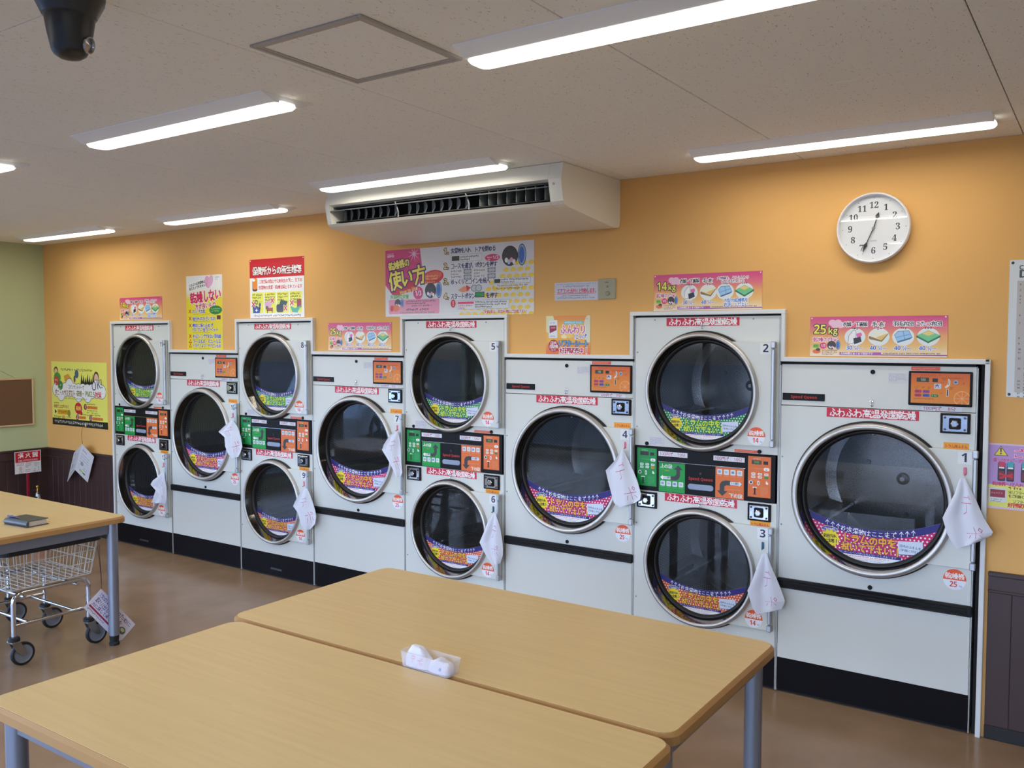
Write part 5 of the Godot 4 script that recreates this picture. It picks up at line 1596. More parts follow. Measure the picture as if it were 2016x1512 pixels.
# ------------------------------------------------------------------ things on the walls and the ceiling
func build_wall_things() -> void:
	var z := -0.0115
	var guide14 := art_guide("14", false)
	var guide25 := art_guide("25", true)
	sheet("guide_sign", "pink 14 kg drying sign between the wall switch plate and the clock", "sign", guide14, 0.592, 0.191, Vector3(-1.758, 2.0185, z), 0.0, "pink drying time signs")
	sheet("guide_sign", "pink 25 kg drying sign below the round wall clock", "sign", guide25, 0.606, 0.189, Vector3(-0.919, 1.785, z), 0.0, "pink drying time signs")
	sheet("guide_sign", "pink 25 kg drying sign just left of the wide instruction board", "sign", guide25, 0.59, 0.19, Vector3(-4.238, 1.787, z), 0.0, "pink drying time signs")
	sheet("guide_sign", "leftmost pink drying sign, above the stacked dryer nearest the green wall", "sign", guide14, 0.605, 0.187, Vector3(-6.757, 2.026, z), 0.0, "pink drying time signs")
	sheet("instruction_board", "wide white and pink instruction board in four steps, below the air conditioner", "sign", art_howto(), 1.172, 0.435, Vector3(-3.408, 2.1355, z), 0.0, "", 0.25)
	sheet("hygiene_poster", "white poster with a red heading and yellow panels above doors 8 and 9", "poster", art_health(), 0.588, 0.434, Vector3(-5.064, 2.1435, z), 0.0, "", 0.25)
	sheet("warning_poster", "tall yellow and white poster with pink lettering above dryer 10", "poster", art_unsuited(), 0.447, 0.583, Vector3(-5.905, 1.977, z), 0.0, "", 0.25)
	sheet("softener_poster", "small orange poster for softener sheets standing above dryer 4", "poster", art_softener(), 0.294, 0.222, Vector3(-2.591, 1.794, z))
	sheet("notice_strip", "narrow white notice with a red line beside the grey wall switch plate", "notice", art_aircon(), 0.287, 0.103, Vector3(-2.538, 2.044, z))
	sheet("pollen_poster", "yellow poster with a black foot and white cloud panel near the green wall", "poster", art_dust(), 0.915, 0.588, Vector3(-7.732, 1.267, z))
	sheet("rules_sheet", "tall white sheet of numbered house rules at the right edge of the photo", "notice", art_rules(), 0.609, 0.59, Vector3(-0.076, 1.817, z))
	sheet("notice_poster", "lilac and yellow notice with a warning triangle right of dryer 1", "notice", art_notice(), 0.42, 0.287, Vector3(-0.237, 1.174, z))
	var pin_mat := mat(rgb(200, 202, 206), 0.3, 0.8)
	var pb := Mb.new()
	pb.lathe([Vector2(0.006, 0), Vector2(0.005, 0.003), Vector2(0.0001, 0.004)], 10)

	# wall switch plate
	var sw := thing("switch_plate", "grey wall switch plate with a small round dial beside the narrow notice", "switch", Vector3(-2.338, 2.0505, -0.012))
	obj(sw, "plate", bx(Vector3(0, 0, 0.005), Vector3(0.110, 0.115, 0.010), 0.003), mat(rgb(168, 164, 136), 0.5))
	obj(sw, "dial", disc(0.013, 0.008, 20), mat(rgb(150, 146, 122), 0.5), Vector3(0.008, -0.026, 0.010))
	obj(sw, "slider", bx(Vector3(0.006, 0.012, 0.011), Vector3(0.008, 0.012, 0.005), 0.001), mat(rgb(130, 128, 108), 0.5))
	obj(sw, "scale_mark", bx(Vector3(0.002, 0.036, 0.0102), Vector3(0.022, 0.006, 0.001)), mat(rgb(120, 118, 100), 0.5))

	# clock
	var ck := thing("wall_clock", "round white wall clock with black numerals on the orange wall", "clock", Vector3(-0.938, 2.287, -0.012))
	var rim := Mb.new()
	rim.lathe([Vector2(0.158, 0.0), Vector2(0.163, 0.012), Vector2(0.163, 0.030), Vector2(0.159, 0.038), Vector2(0.156, 0.040), Vector2(0.153, 0.037), Vector2(0.151, 0.022), Vector2(0.150, 0.008)], 80, true)
	obj(ck, "rim", rim, mat(rgb(232, 232, 234), 0.3))
	var face := Mb.new()
	var fp := PackedVector2Array()
	for k in 64: fp.append(Vector2.from_angle(TAU * k / 64) * 0.1515)
	face.prism(fp, 0.004, 0.010)
	obj(ck, "dial", face, print_mat(art_clock(), 0.5))
	var hands := [["hour_hand", -deg_to_rad(17), 0.075, 0.010], ["minute_hand", -deg_to_rad(203.5), 0.115, 0.008]]
	for h in hands:
		var m := Mb.new()
		var l: float = h[2]
		var wd: float = h[3]
		m.prism(PackedVector2Array([Vector2(-0.0018, -0.014), Vector2(0.0018, -0.014), Vector2(0.0016, l * 0.6), Vector2(wd, l * 0.74), Vector2(0.0008, l), Vector2(-0.0008, l), Vector2(-wd, l * 0.74), Vector2(-0.0016, l * 0.6)]), 0.014, 0.016)
		var o := obj(ck, h[0], m, mat(rgb(16, 16, 18), 0.4))
		o.rotation.z = h[1]
	var sh := Mb.new()
	sh.prism(PackedVector2Array([Vector2(-0.0007, -0.03), Vector2(0.0007, -0.03), Vector2(0.0005, 0.13), Vector2(-0.0005, 0.13)]), 0.018, 0.019)
	obj(ck, "second_hand", sh, mat(rgb(40, 40, 42), 0.4)).rotation.z = -deg_to_rad(201)
	obj(ck, "centre_cap", disc(0.006, 0.006, 14), mat(rgb(150, 150, 150), 0.3, 0.6), Vector3(0, 0, 0.014))
	var gl := Mb.new()
	gl.lathe([Vector2(0.152, 0.028), Vector2(0.0001, 0.028)], 48)
	obj(ck, "glass", gl, pane(0.02, Color(1, 1, 1)))

	# air conditioner under the ceiling
	var x0 := -3.90
	var x1 := -2.262
	var ac := thing("air_conditioner", "long cream ceiling air conditioner with an open louvre above the instruction board", "air conditioner", Vector3(x0, CEIL, -0.012))
	var body_mat := mat(rgb(232, 229, 216), 0.35)
	var W := x1 - x0
	var side := Transform3D(Basis(Vector3(0, 0, 1), Vector3(0, 1, 0), Vector3(-1, 0, 0)), Vector3.ZERO)   # local x -> depth, z -> -x
	var full := PackedVector2Array([Vector2(0.0, -0.002), Vector2(0.608, -0.002), Vector2(0.628, -0.082), Vector2(0.626, -0.10), Vector2(0.606, -0.19), Vector2(0.592, -0.205), Vector2(0.565, -0.213), Vector2(0.12, -0.262), Vector2(0.06, -0.266), Vector2(0.02, -0.262), Vector2(0.004, -0.25), Vector2(0.0, -0.22)])
	var cut := PackedVector2Array([Vector2(0.0, -0.002), Vector2(0.608, -0.002), Vector2(0.628, -0.082), Vector2(0.60, -0.090), Vector2(0.47, -0.095), Vector2(0.45, -0.17), Vector2(0.585, -0.186), Vector2(0.606, -0.19), Vector2(0.592, -0.205), Vector2(0.565, -0.213), Vector2(0.12, -0.262), Vector2(0.06, -0.266), Vector2(0.02, -0.262), Vector2(0.004, -0.25), Vector2(0.0, -0.22)])
	var b := Mb.new()
	b.xf = side
	b.prism(cut, -(W - 0.075), -0.035)
	obj(ac, "casing", b, body_mat)
	for e in [[0.0, 0.034], [W - 0.074, W]]:
		var c := Mb.new()
		c.xf = side
		c.prism(full, -e[1], -e[0])
		obj(ac, "end_cap", c, body_mat)
	var dark := mat(rgb(24, 25, 28), 0.6)
	var inner := Mb.new()
	inner.box(Vector3(W / 2 - 0.02, -0.133, 0.474), Vector3(W - 0.116, 0.07, 0.02))
	inner.box(Vector3(W / 2 - 0.02, -0.0975, 0.53), Vector3(W - 0.116, 0.003, 0.13)); inner.box(Vector3(W / 2 - 0.02, -0.1745, 0.52), Vector3(W - 0.116, 0.003, 0.11))
	obj(ac, "air_duct", inner, dark)
	var fin_a := mat(rgb(112, 116, 118), 0.5)
	var fin_b := mat(rgb(120, 126, 126), 0.45)
	for g in 3:
		for k in 8:
			var f := Mb.new()
			var x: float = 0.075 + g * 0.51 + k * 0.058
			if g < 2:
				var p := PackedVector2Array()
				for i in 9: p.append(Vector2(0.045 * sin(PI * i / 8.0 * 0.9), -0.034 + 0.068 * i / 8.0))
				f.xf = Transform3D(Basis(Vector3(0, 1, 0), -0.55), Vector3(x, -0.140, 0.545))
				p.append(Vector2(-0.012, 0.034)); p.append(Vector2(-0.012, -0.034))
				f.prism(p, -0.001, 0.001)
				obj(ac, "vane", f, fin_a)
			else:
				f.box(Vector3(x + 0.02, -0.136, 0.545), Vector3(0.002, 0.072, 0.09))
				obj(ac, "vane", f, fin_b)
	var lv := Mb.new()
	lv.xf = Transform3D(Basis(Vector3(1, 0, 0), 0.25), Vector3(W / 2 - 0.02, -0.112, 0.598))
	lv.box(Vector3.ZERO, Vector3(W - 0.118, 0.004, 0.05), 0.001)
	lv.box(Vector3(0, 0.001, 0.026), Vector3(W - 0.118, 0.006, 0.004), 0.001)
	obj(ac, "louvre", lv, mat(rgb(96, 98, 100), 0.35))
	for x in [0.53, 1.03]:
		var br := Mb.new()
		br.tube([Vector3(x, -0.100, 0.60), Vector3(x + 0.012, -0.125, 0.60), Vector3(x + 0.02, -0.155, 0.596), Vector3(x + 0.018, -0.184, 0.594)], 0.004, 7)
		obj(ac, "louvre_bracket", br, fin_b)
	obj(ac, "hinge_pin", disc(0.006, 0.004, 12), mat(rgb(180, 180, 176), 0.3), Vector3(W - 0.045, -0.105, 0.624))

	# ceiling access hatch
	var ht := thing("ceiling_hatch", "square ceiling access hatch with a grey metal frame", "hatch", Vector3(-1.925, CEIL, 2.364))
	var hf := Mb.new()
	for s in [-1, 1]:
		hf.box(Vector3(s * 0.2195, -0.004, 0), Vector3(0.014, 0.008, 0.453), 0.002); hf.box(Vector3(0, -0.004, s * 0.2195), Vector3(0.425, 0.008, 0.014), 0.002)
		hf.box(Vector3(s * 0.205, -0.003, 0), Vector3(0.013, 0.006, 0.425), 0.001); hf.box(Vector3(0, -0.003, s * 0.205), Vector3(0.396, 0.006, 0.013), 0.001)
	obj(ht, "frame", hf, mat(rgb(176, 170, 162), 0.5, 0.2))
	var bm := StandardMaterial3D.new()
	bm.albedo_texture = ImageTexture.create_from_image(art_board().get_image())
	bm.uv1_triplanar = true; bm.uv1_world_triplanar = true; bm.uv1_scale = Vector3.ONE / 0.925; bm.uv1_offset = Vector3(0.3, 0.3, 0.4)
	bm.roughness = 0.95
	obj(ht, "hatch_panel", bx(Vector3(0, -0.002, 0), Vector3(0.394, 0.004, 0.394), 0.001), bm)
	for x in [0.03, 0.13]: obj(ht, "catch", bx(Vector3(x, -0.009, -0.214), Vector3(0.016, 0.003, 0.006), 0.001), mat(rgb(190, 186, 180), 0.3, 0.8))

	# black dome camera hanging from the ceiling
	var dc := thing("security_camera", "black tapered security camera hanging from the ceiling at the top left", "security camera", Vector3(-2.155, CEIL, 3.137))
	var up := Transform3D(Basis(Vector3(1, 0, 0), Vector3(0, 0, 1), Vector3(0, -1, 0)), Vector3.ZERO)
	var db := Mb.new()
	db.xf = up
	db.lathe([Vector2(0.083, 0.0), Vector2(0.083, 0.03), Vector2(0.080, 0.045), Vector2(0.063, 0.080), Vector2(0.0575, 0.083)], 40)
	obj(dc, "mount", db, mat(rgb(44, 45, 46), 0.35))
	var dn := Mb.new()
	dn.xf = up
	dn.lathe([Vector2(0.0575, 0.082), Vector2(0.0575, 0.09), Vector2(0.053, 0.118), Vector2(0.047, 0.146), Vector2(0.043, 0.164), Vector2(0.037, 0.174), Vector2(0.025, 0.181), Vector2(0.010, 0.184), Vector2(0.0001, 0.1845)], 40, true)
	obj(dc, "housing", dn, mat(rgb(34, 35, 38), 0.35))
	var ln := Mb.new()
	ln.xf = Transform3D(Basis.looking_at(Vector3(-0.80, 0.20, 0.40)), Vector3(0.040, -0.150, -0.022))
	ln.lathe([Vector2(0.016, -0.016), Vector2(0.021, 0.002), Vector2(0.0205, 0.006), Vector2(0.017, 0.0065), Vector2(0.015, 0.002), Vector2(0.0001, 0.005)], 28)
	obj(dc, "lens", ln, mat(rgb(150, 152, 156), 0.15, 0.9))

	# pin board on the green wall
	var pbd := thing("pin_board", "brown pin board in a pale wood frame on the green wall", "pin board", Vector3(LEFT + 0.002, 1.19, 0.115), PI / 2)
	var wood := mat(rgb(206, 178, 138), 0.6)
	obj(pbd, "board", bx(Vector3(-0.3, 0, 0.008), Vector3(0.58, 0.41, 0.010)), mat(rgb(112, 80, 56), 0.9))
	for q in [[Vector3(-0.3, 0.213, 0.010), Vector3(0.60, 0.016, 0.018)], [Vector3(-0.3, -0.213, 0.010), Vector3(0.60, 0.016, 0.018)], [Vector3(-0.008, 0, 0.010), Vector3(0.016, 0.41, 0.018)], [Vector3(-0.592, 0, 0.010), Vector3(0.016, 0.41, 0.018)]]:
		obj(pbd, "frame_bar", bx(q[0], q[1], 0.003), wood)
	var cord := Mb.new()
	cord.tube([Vector3(-0.15, 0.215, 0.006), Vector3(-0.3, 0.30, 0.004), Vector3(-0.45, 0.215, 0.006)], 0.0012, 5)
	obj(pbd, "hanging_cord", cord, mat(rgb(110, 116, 90), 0.7))

	# fire sign on its stand, extinguisher beside it
	var fs := thing("fire_sign", "red and white fire extinguisher sign on a red post in front of the dark dado", "sign", Vector3(-8.2, 0, 0.228), PI / 2)
	decal(fs, "sign_plate", art_fire(), 0.236, 0.202, Vector3(0, 0.643, 0.012), 0.003)
	obj(fs, "post", span(-0.012, 0.012, 0.012, 0.66, -0.004, 0.010, 0.002), mat(rgb(150, 24, 44), 0.4))
	obj(fs, "foot", span(-0.12, 0.12, 0.0, 0.012, -0.06, 0.06, 0.003), mat(rgb(150, 24, 44), 0.4))
	var fe := thing("fire_extinguisher", "fire extinguisher with a brass valve under the red and white sign", "fire extinguisher", Vector3(-8.055, 0.0, 0.215))
	var cyl := Mb.new()
	cyl.xf = LYING
	cyl.lathe([Vector2(0.0001, 0.0), Vector2(0.066, 0.0), Vector2(0.07, 0.01), Vector2(0.07, 0.20), Vector2(0.058, 0.24), Vector2(0.03, 0.265), Vector2(0.02, 0.275), Vector2(0.0001, 0.275)], 32, true)
	obj(fe, "cylinder", cyl, mat(rgb(170, 26, 30), 0.3))
	var lab := Mb.new()
	lab.xf = LYING
	lab.lathe([Vector2(0.0706, 0.05), Vector2(0.0706, 0.18)], 20, true, -PI / 2 - 0.9, -PI / 2 + 0.9)
	obj(fe, "paper_label", lab, mat(rgb(214, 214, 216), 0.5))
	var neck := Mb.new()
	neck.xf = LYING
	neck.lathe([Vector2(0.03, 0.265), Vector2(0.028, 0.31), Vector2(0.014, 0.372), Vector2(0.0001, 0.374)], 20)
	obj(fe, "neck", neck, mat(rgb(206, 208, 214), 0.25, 0.6))
	obj(fe, "carry_handle", bx(Vector3(-0.025, 0.366, 0.0), Vector3(0.10, 0.012, 0.022), 0.003), mat(rgb(30, 30, 34), 0.35))
	var lever := Mb.new()
	lever.tube([Vector3(0.01, 0.384, 0), Vector3(-0.03, 0.392, 0), Vector3(-0.085, 0.396, 0)], 0.007, 8)
	obj(fe, "lever", lever, mat(rgb(40, 40, 44), 0.35))
	var val := Mb.new()
	val.xf = LYING
	val.lathe([Vector2(0.010, 0.37), Vector2(0.010, 0.412), Vector2(0.015, 0.416), Vector2(0.017, 0.426), Vector2(0.015, 0.436), Vector2(0.0001, 0.441)], 18)
	obj(fe, "valve", val, mat(rgb(200, 160, 84), 0.25, 0.9))
	var hose := Mb.new()
	hose.tube([Vector3(0.01, 0.33, 0.012), Vector3(0.03, 0.335, 0.05), Vector3(0.035, 0.29, 0.088), Vector3(0.03, 0.19, 0.088), Vector3(0.03, 0.10, 0.084)], 0.009, 10)
	obj(fe, "hose", hose, mat(rgb(30, 30, 32), 0.5))

	# folded leaflet on a string below the pollen poster
	var lf := thing("leaflet", "white folded leaflet hanging on a string below the yellow pollen poster", "leaflet", Vector3(-7.625, 0.99, 0.02))
	var o := Vector3(-7.625, 0.99, 0.02)
	var tex := art_leaflet()
	var A := Vector3(-7.504, 0.841, 0.10) - o
	var B := Vector3(-7.628, 0.602, 0.10) - o
	var Cc := Vector3(-7.439, 0.725, 0.03) - o
	var D := Vector3(-7.551, 0.486, 0.03) - o
	var E := Vector3(-7.754, 0.740, 0.035) - o
	var F := Vector3(-7.892, 0.459, 0.03) - o
	for q in [["front_leaf", [B, D, Cc, A], tex], ["rear_leaf", [F, B, A, E], tex]]:
		var m := Mb.new()
		m.quad(q[1][0], q[1][1], q[1][2], q[1][3])
		var bk := Vector3(0, 0, -0.0015)
		m.quad(q[1][1] + bk, q[1][0] + bk, q[1][3] + bk, q[1][2] + bk)
		obj(lf, q[0], m, art_mat(q[2]))
	var st := Mb.new()
	st.tube([Vector3(0, 0, -0.028), Vector3(0, -0.004, 0.002), Vector3(0.01, -0.07, 0.02), A + Vector3(0, 0.004, -0.004)], 0.0018, 6)
	obj(lf, "string", st, mat(rgb(120, 96, 50), 0.8))
	obj(lf, "wall_hook", bx(Vector3(0, 0.004, -0.026), Vector3(0.014, 0.03, 0.008), 0.002), mat(rgb(222, 220, 214), 0.4))

# ------------------------------------------------------------------ tables
func table(label: String, x0: float, x1: float, z0: float, z1: float) -> void:
	var w := x1 - x0
	var d := z1 - z0
	var t := thing("folding_table", label, "table", Vector3((x0 + x1) / 2, 0, (z0 + z1) / 2), 0.0, "wooden work tables")
	var edge := Mb.new()
	edge.xf = LYING
	edge.prism(round_rect(w, d, 0.055, 8), TABLE - 0.034, TABLE - 0.0012, 0.009)
	var e := obj(t, "edge_band", edge, mat(rgb(176, 132, 78), 0.4), Vector3.ZERO, "darker honey brown edge band")
	var lam := Mb.new()
	lam.xf = LYING
	lam.prism(round_rect(w - 0.022, d - 0.022, 0.046, 8), TABLE - 0.003, TABLE)
	obj(t, "tabletop", lam, wood_mat)
	var grey := mat(rgb(140, 145, 157), 0.33, 0.6)
	var lx := w / 2 - 0.062
	var lz := d / 2 - 0.066
	for q in [[0, -lz, w - 0.18, 0.026], [0, lz, w - 0.18, 0.026]]:
		obj(t, "apron", bx(Vector3(0, TABLE - 0.066, q[1]), Vector3(q[2], 0.062, q[3]), 0.002), grey)
	for s in [-1, 1]: obj(t, "apron", bx(Vector3(s * lx, TABLE - 0.066, 0), Vector3(0.026, 0.062, d - 0.19), 0.002), grey)
	for sx in [-1, 1]:
		for sz in [-1, 1]:
			var leg := Mb.new()
			leg.xf = LYING
			leg.lathe([Vector2(0.0001, 0.058), Vector2(0.0295, 0.058), Vector2(0.0295, TABLE - 0.036)], 28)
			var l := obj(t, "leg", leg, grey, Vector3(sx * lx, 0, sz * lz))
			var foot := Mb.new()
			foot.xf = LYING
			foot.lathe([Vector2(0.0001, 0.0), Vector2(0.028, 0.0), Vector2(0.029, 0.014), Vector2(0.024, 0.02), Vector2(0.025, 0.03), Vector2(0.028, 0.06)], 24)
			obj(l, "foot", foot, mat(rgb(26, 26, 28), 0.5))

var wood_mat: StandardMaterial3D

func build_tables() -> void:
	wood_mat = StandardMaterial3D.new()
	wood_mat.albedo_texture = art_wood()
	wood_mat.uv1_triplanar = true; wood_mat.uv1_world_triplanar = true
	wood_mat.uv1_scale = Vector3(0.5, 1.0, 1.6)
	wood_mat.roughness = 0.36
	wood_mat.metallic_specular = 0.4
	table("pale wooden work table nearer the dryers, behind the clear plastic box", -2.672, -0.902, 1.437, 2.298)
	table("pale wooden work table in the foreground, cut by the lower edge of the photo", -2.612, -0.886, 2.306, 3.185)
	table("pale wooden work table at the left with a dark notebook on it", -6.45, -4.672, 1.437, 2.30)

# ------------------------------------------------------------------ laundry carts
func cart(label: String, at: Vector3, turn: float) -> Node3D:
	var t := thing("laundry_cart", label, "cart", at, turn, "wire laundry carts on castors")
	var cm := mat(rgb(206, 208, 212), 0.14, 1.0)
	var hx := 0.24
	var hz := 0.21
	for s in [-1, 1]:
		var f := Mb.new()
		var x: float = s * hx
		var pts := [Vector3(x, 0.165, hz), Vector3(x, 0.34, hz)]
		for k in 6: pts.append(Vector3(x, 0.345 + 0.05 * sin(PI / 2 * k / 5.0), hz - 0.05 * (1 - cos(PI / 2 * k / 5.0))))
		for k in 6: pts.append(Vector3(x, 0.345 + 0.05 * cos(PI / 2 * k / 5.0), -hz + 0.05 * (1 - sin(PI / 2 * k / 5.0))))
		pts.append(Vector3(x, 0.34, -hz)); pts.append(Vector3(x, 0.165, -hz))
		f.tube(pts, 0.0125, 12)
		f.rod(Vector3(x, 0.224, -hz), Vector3(x, 0.224, hz), 0.0095)
		obj(t, "leg_hoop", f, cm)
		var c := Mb.new()
		c.rod(Vector3(-hx, 0.37, s * (hz - 0.06)), Vector3(hx, 0.37, s * (hz - 0.06)), 0.0095)
		c.rod(Vector3(-hx, 0.224, s * 0.13), Vector3(hx, 0.224, s * 0.13), 0.0095)
		obj(t, "cross_rail", c, cm)
	for sx in [-1, 1]:
		for sz in [-1, 1]:
			var fk := Mb.new()
			fk.box(Vector3(0, 0.138, 0), Vector3(0.058, 0.008, 0.05), 0.002)
			for q in [-1, 1]:
				var p := PackedVector2Array([Vector2(-0.022, 0.14), Vector2(0.024, 0.14), Vector2(0.052, 0.072), Vector2(0.052, 0.056), Vector2(0.034, 0.056), Vector2(0.0, 0.09)])
				fk.xf = Transform3D(Basis(Vector3.UP, PI / 2), Vector3.ZERO)
				fk.prism(p, q * 0.019 - 0.0015, q * 0.019 + 0.0015)
			var o := obj(t, "castor", fk, mat(rgb(150, 146, 138), 0.3, 0.8), Vector3(sx * hx, 0, sz * hz), "steel castor fork")
			var hub := Mb.new()
			hub.xf = Transform3D(Basis(Vector3.UP, PI / 2), Vector3(0, 0.0635, -0.043))
			hub.lathe([Vector2(0.0001, -0.014), Vector2(0.012, -0.014), Vector2(0.014, -0.010), Vector2(0.04, -0.009), Vector2(0.046, -0.012), Vector2(0.049, -0.012), Vector2(0.049, 0.012), Vector2(0.046, 0.012), Vector2(0.04, 0.009), Vector2(0.014, 0.010), Vector2(0.012, 0.014), Vector2(0.0001, 0.014)], 32)
			obj(o, "wheel", hub, mat(rgb(120, 122, 128), 0.5))
			var ty := Mb.new()
			ty.xf = hub.xf
			ty.lathe([Vector2(0.048, -0.011), Vector2(0.056, -0.013), Vector2(0.062, -0.009), Vector2(0.0635, 0), Vector2(0.062, 0.009), Vector2(0.056, 0.013), Vector2(0.048, 0.011)], 36, true)
			obj(o, "tyre", ty, mat(rgb(26, 26, 28), 0.6))
			var col := Mb.new()
			col.xf = LYING
			col.lathe([Vector2(0.0001, 0.143), Vector2(0.030, 0.143), Vector2(0.030, 0.158), Vector2(0.024, 0.164), Vector2(0.0001, 0.164)], 22)
			obj(o, "collar", col, mat(rgb(24, 24, 26), 0.5))
	# wire basket flaring towards its black rubber rim
	var bx0 := 0.245
	var bz0 := 0.238
	var bx1 := 0.275
	var bz1 := 0.268
	var y0 := 0.418
	var y1 := 0.625
	var rim := Mb.new()
	var rr := round_rect(bx1 * 2 + 0.012, bz1 * 2 + 0.012, 0.05, 5)
	var ring := []
	for p in rr: ring.append(Vector3(p.x, y1, p.y))
	ring.append(ring[0]); ring.append(ring[1])
	rim.tube(ring, 0.004, 8)
	var bk := obj(t, "basket", rim, mat(rgb(206, 204, 196), 0.4))
	var bump := Mb.new()
	bump.xf = LYING
	var outer := round_rect(bx1 * 2 + 0.04, bz1 * 2 + 0.04, 0.06, 6)
	var innr := round_rect(bx1 * 2 + 0.004, bz1 * 2 + 0.004, 0.045, 6)
	for i in outer.size():
		var j := (i + 1) % outer.size()
		var P := [outer[i], outer[j], innr[j], innr[i]]
		var lo := y1 - 0.012
		var hi := y1 + 0.034
		bump.quad(Vector3(P[0].x, P[0].y, lo), Vector3(P[1].x, P[1].y, lo), Vector3(P[1].x, P[1].y, hi), Vector3(P[0].x, P[0].y, hi))
		bump.quad(Vector3(P[2].x, P[2].y, lo), Vector3(P[3].x, P[3].y, lo), Vector3(P[3].x, P[3].y, hi), Vector3(P[2].x, P[2].y, hi))
		bump.quad(Vector3(P[0].x, P[0].y, hi), Vector3(P[1].x, P[1].y, hi), Vector3(P[2].x, P[2].y, hi), Vector3(P[3].x, P[3].y, hi))
		bump.quad(Vector3(P[1].x, P[1].y, lo), Vector3(P[0].x, P[0].y, lo), Vector3(P[3].x, P[3].y, lo), Vector3(P[2].x, P[2].y, lo))
	obj(t, "rubber_rim", bump, mat(rgb(30, 29, 32), 0.55))
	var wm := mat(rgb(206, 204, 196), 0.4)
	for k in 13:
		var f := -1.0 + 2.0 * (k + 0.5) / 13
		for s in [-1, 1]:
			var m := Mb.new()
			m.rod(Vector3(s * bx0, y0, f * bz0), Vector3(s * bx1, y1, f * bz1), 0.0021, -1.0, 6)
			obj(bk, "wire", m, wm)
			var q := Mb.new()
			q.rod(Vector3(f * bx0, y0, s * bz0), Vector3(f * bx1, y1, s * bz1), 0.0021, -1.0, 6)
			obj(bk, "wire", q, wm)
		var a := Mb.new()
		a.rod(Vector3(-bx0, y0, f * bz0), Vector3(bx0, y0, f * bz0), 0.0021, -1.0, 6)
		obj(bk, "wire", a, wm)
	for k in 5:
		var a := Mb.new()
		var f := -1.0 + 2.0 * (k + 0.5) / 5
		a.rod(Vector3(f * bx0, y0 - 0.003, -bz0), Vector3(f * bx0, y0 - 0.003, bz0), 0.0028, -1.0, 6)
		obj(bk, "wire", a, wm)
	for h in [0.0, 0.07, 0.14]:
		var u: float = h / (y1 - y0)
		var loop := []
		for p in round_rect(lerpf(bx0, bx1, u) * 2, lerpf(bz0, bz1, u) * 2, 0.03, 4): loop.append(Vector3(p.x, y0 + h, p.y))
		loop.append(loop[0]); loop.append(loop[1])
		var m := Mb.new()
		m.tube(loop, 0.0028, 6)
		obj(bk, "wire_hoop", m, wm)
	return t

func build_carts() -> void:
	cart("chrome laundry cart with a white wire basket and black rim under the left table", Vector3(-5.085, 0, 1.80), 0.0)
	cart("second laundry cart behind the first, only its wheel and rails in view", Vector3(-5.86, 0, 1.87), 0.0)
	# card tied to the first cart
	var top := Vector3(-4.775, 0.330, 1.555)
	var ax := Vector3(0, -0.264, -0.208).normalized()
	var ay := Vector3(0, 0.6188, -0.7855).normalized()
	ay = (ay - ax * ay.dot(ax)).normalized()
	var tg := thing("cart_tag", "white card with purple writing hanging on a cord from the laundry cart", "tag", top)
	var card := Mb.new()
	var cen := ax * 0.168 - ay * 0.065
	card.xf = Transform3D(Basis(ax, ay, ax.cross(ay)), cen)
	card.plate(0.336, 0.136, 0.002)
	obj(tg, "card", card, print_mat(art_cart_tag(), 0.35))
	var cd := Mb.new()
	cd.tube([Vector3(-0.012, 0.255, -0.005), Vector3(-0.005, 0.20, 0.0), Vector3(0, 0.10, -0.004), Vector3(0.001, -0.006, -0.004)], 0.0016, 6)
	cd.tube([Vector3(-0.012, 0.255, 0.008), Vector3(-0.005, 0.19, 0.004), Vector3(0, 0.09, -0.002), Vector3(0.001, -0.006, -0.004)], 0.0016, 6)
	obj(tg, "cord", cd, mat(rgb(56, 36, 40), 0.7))

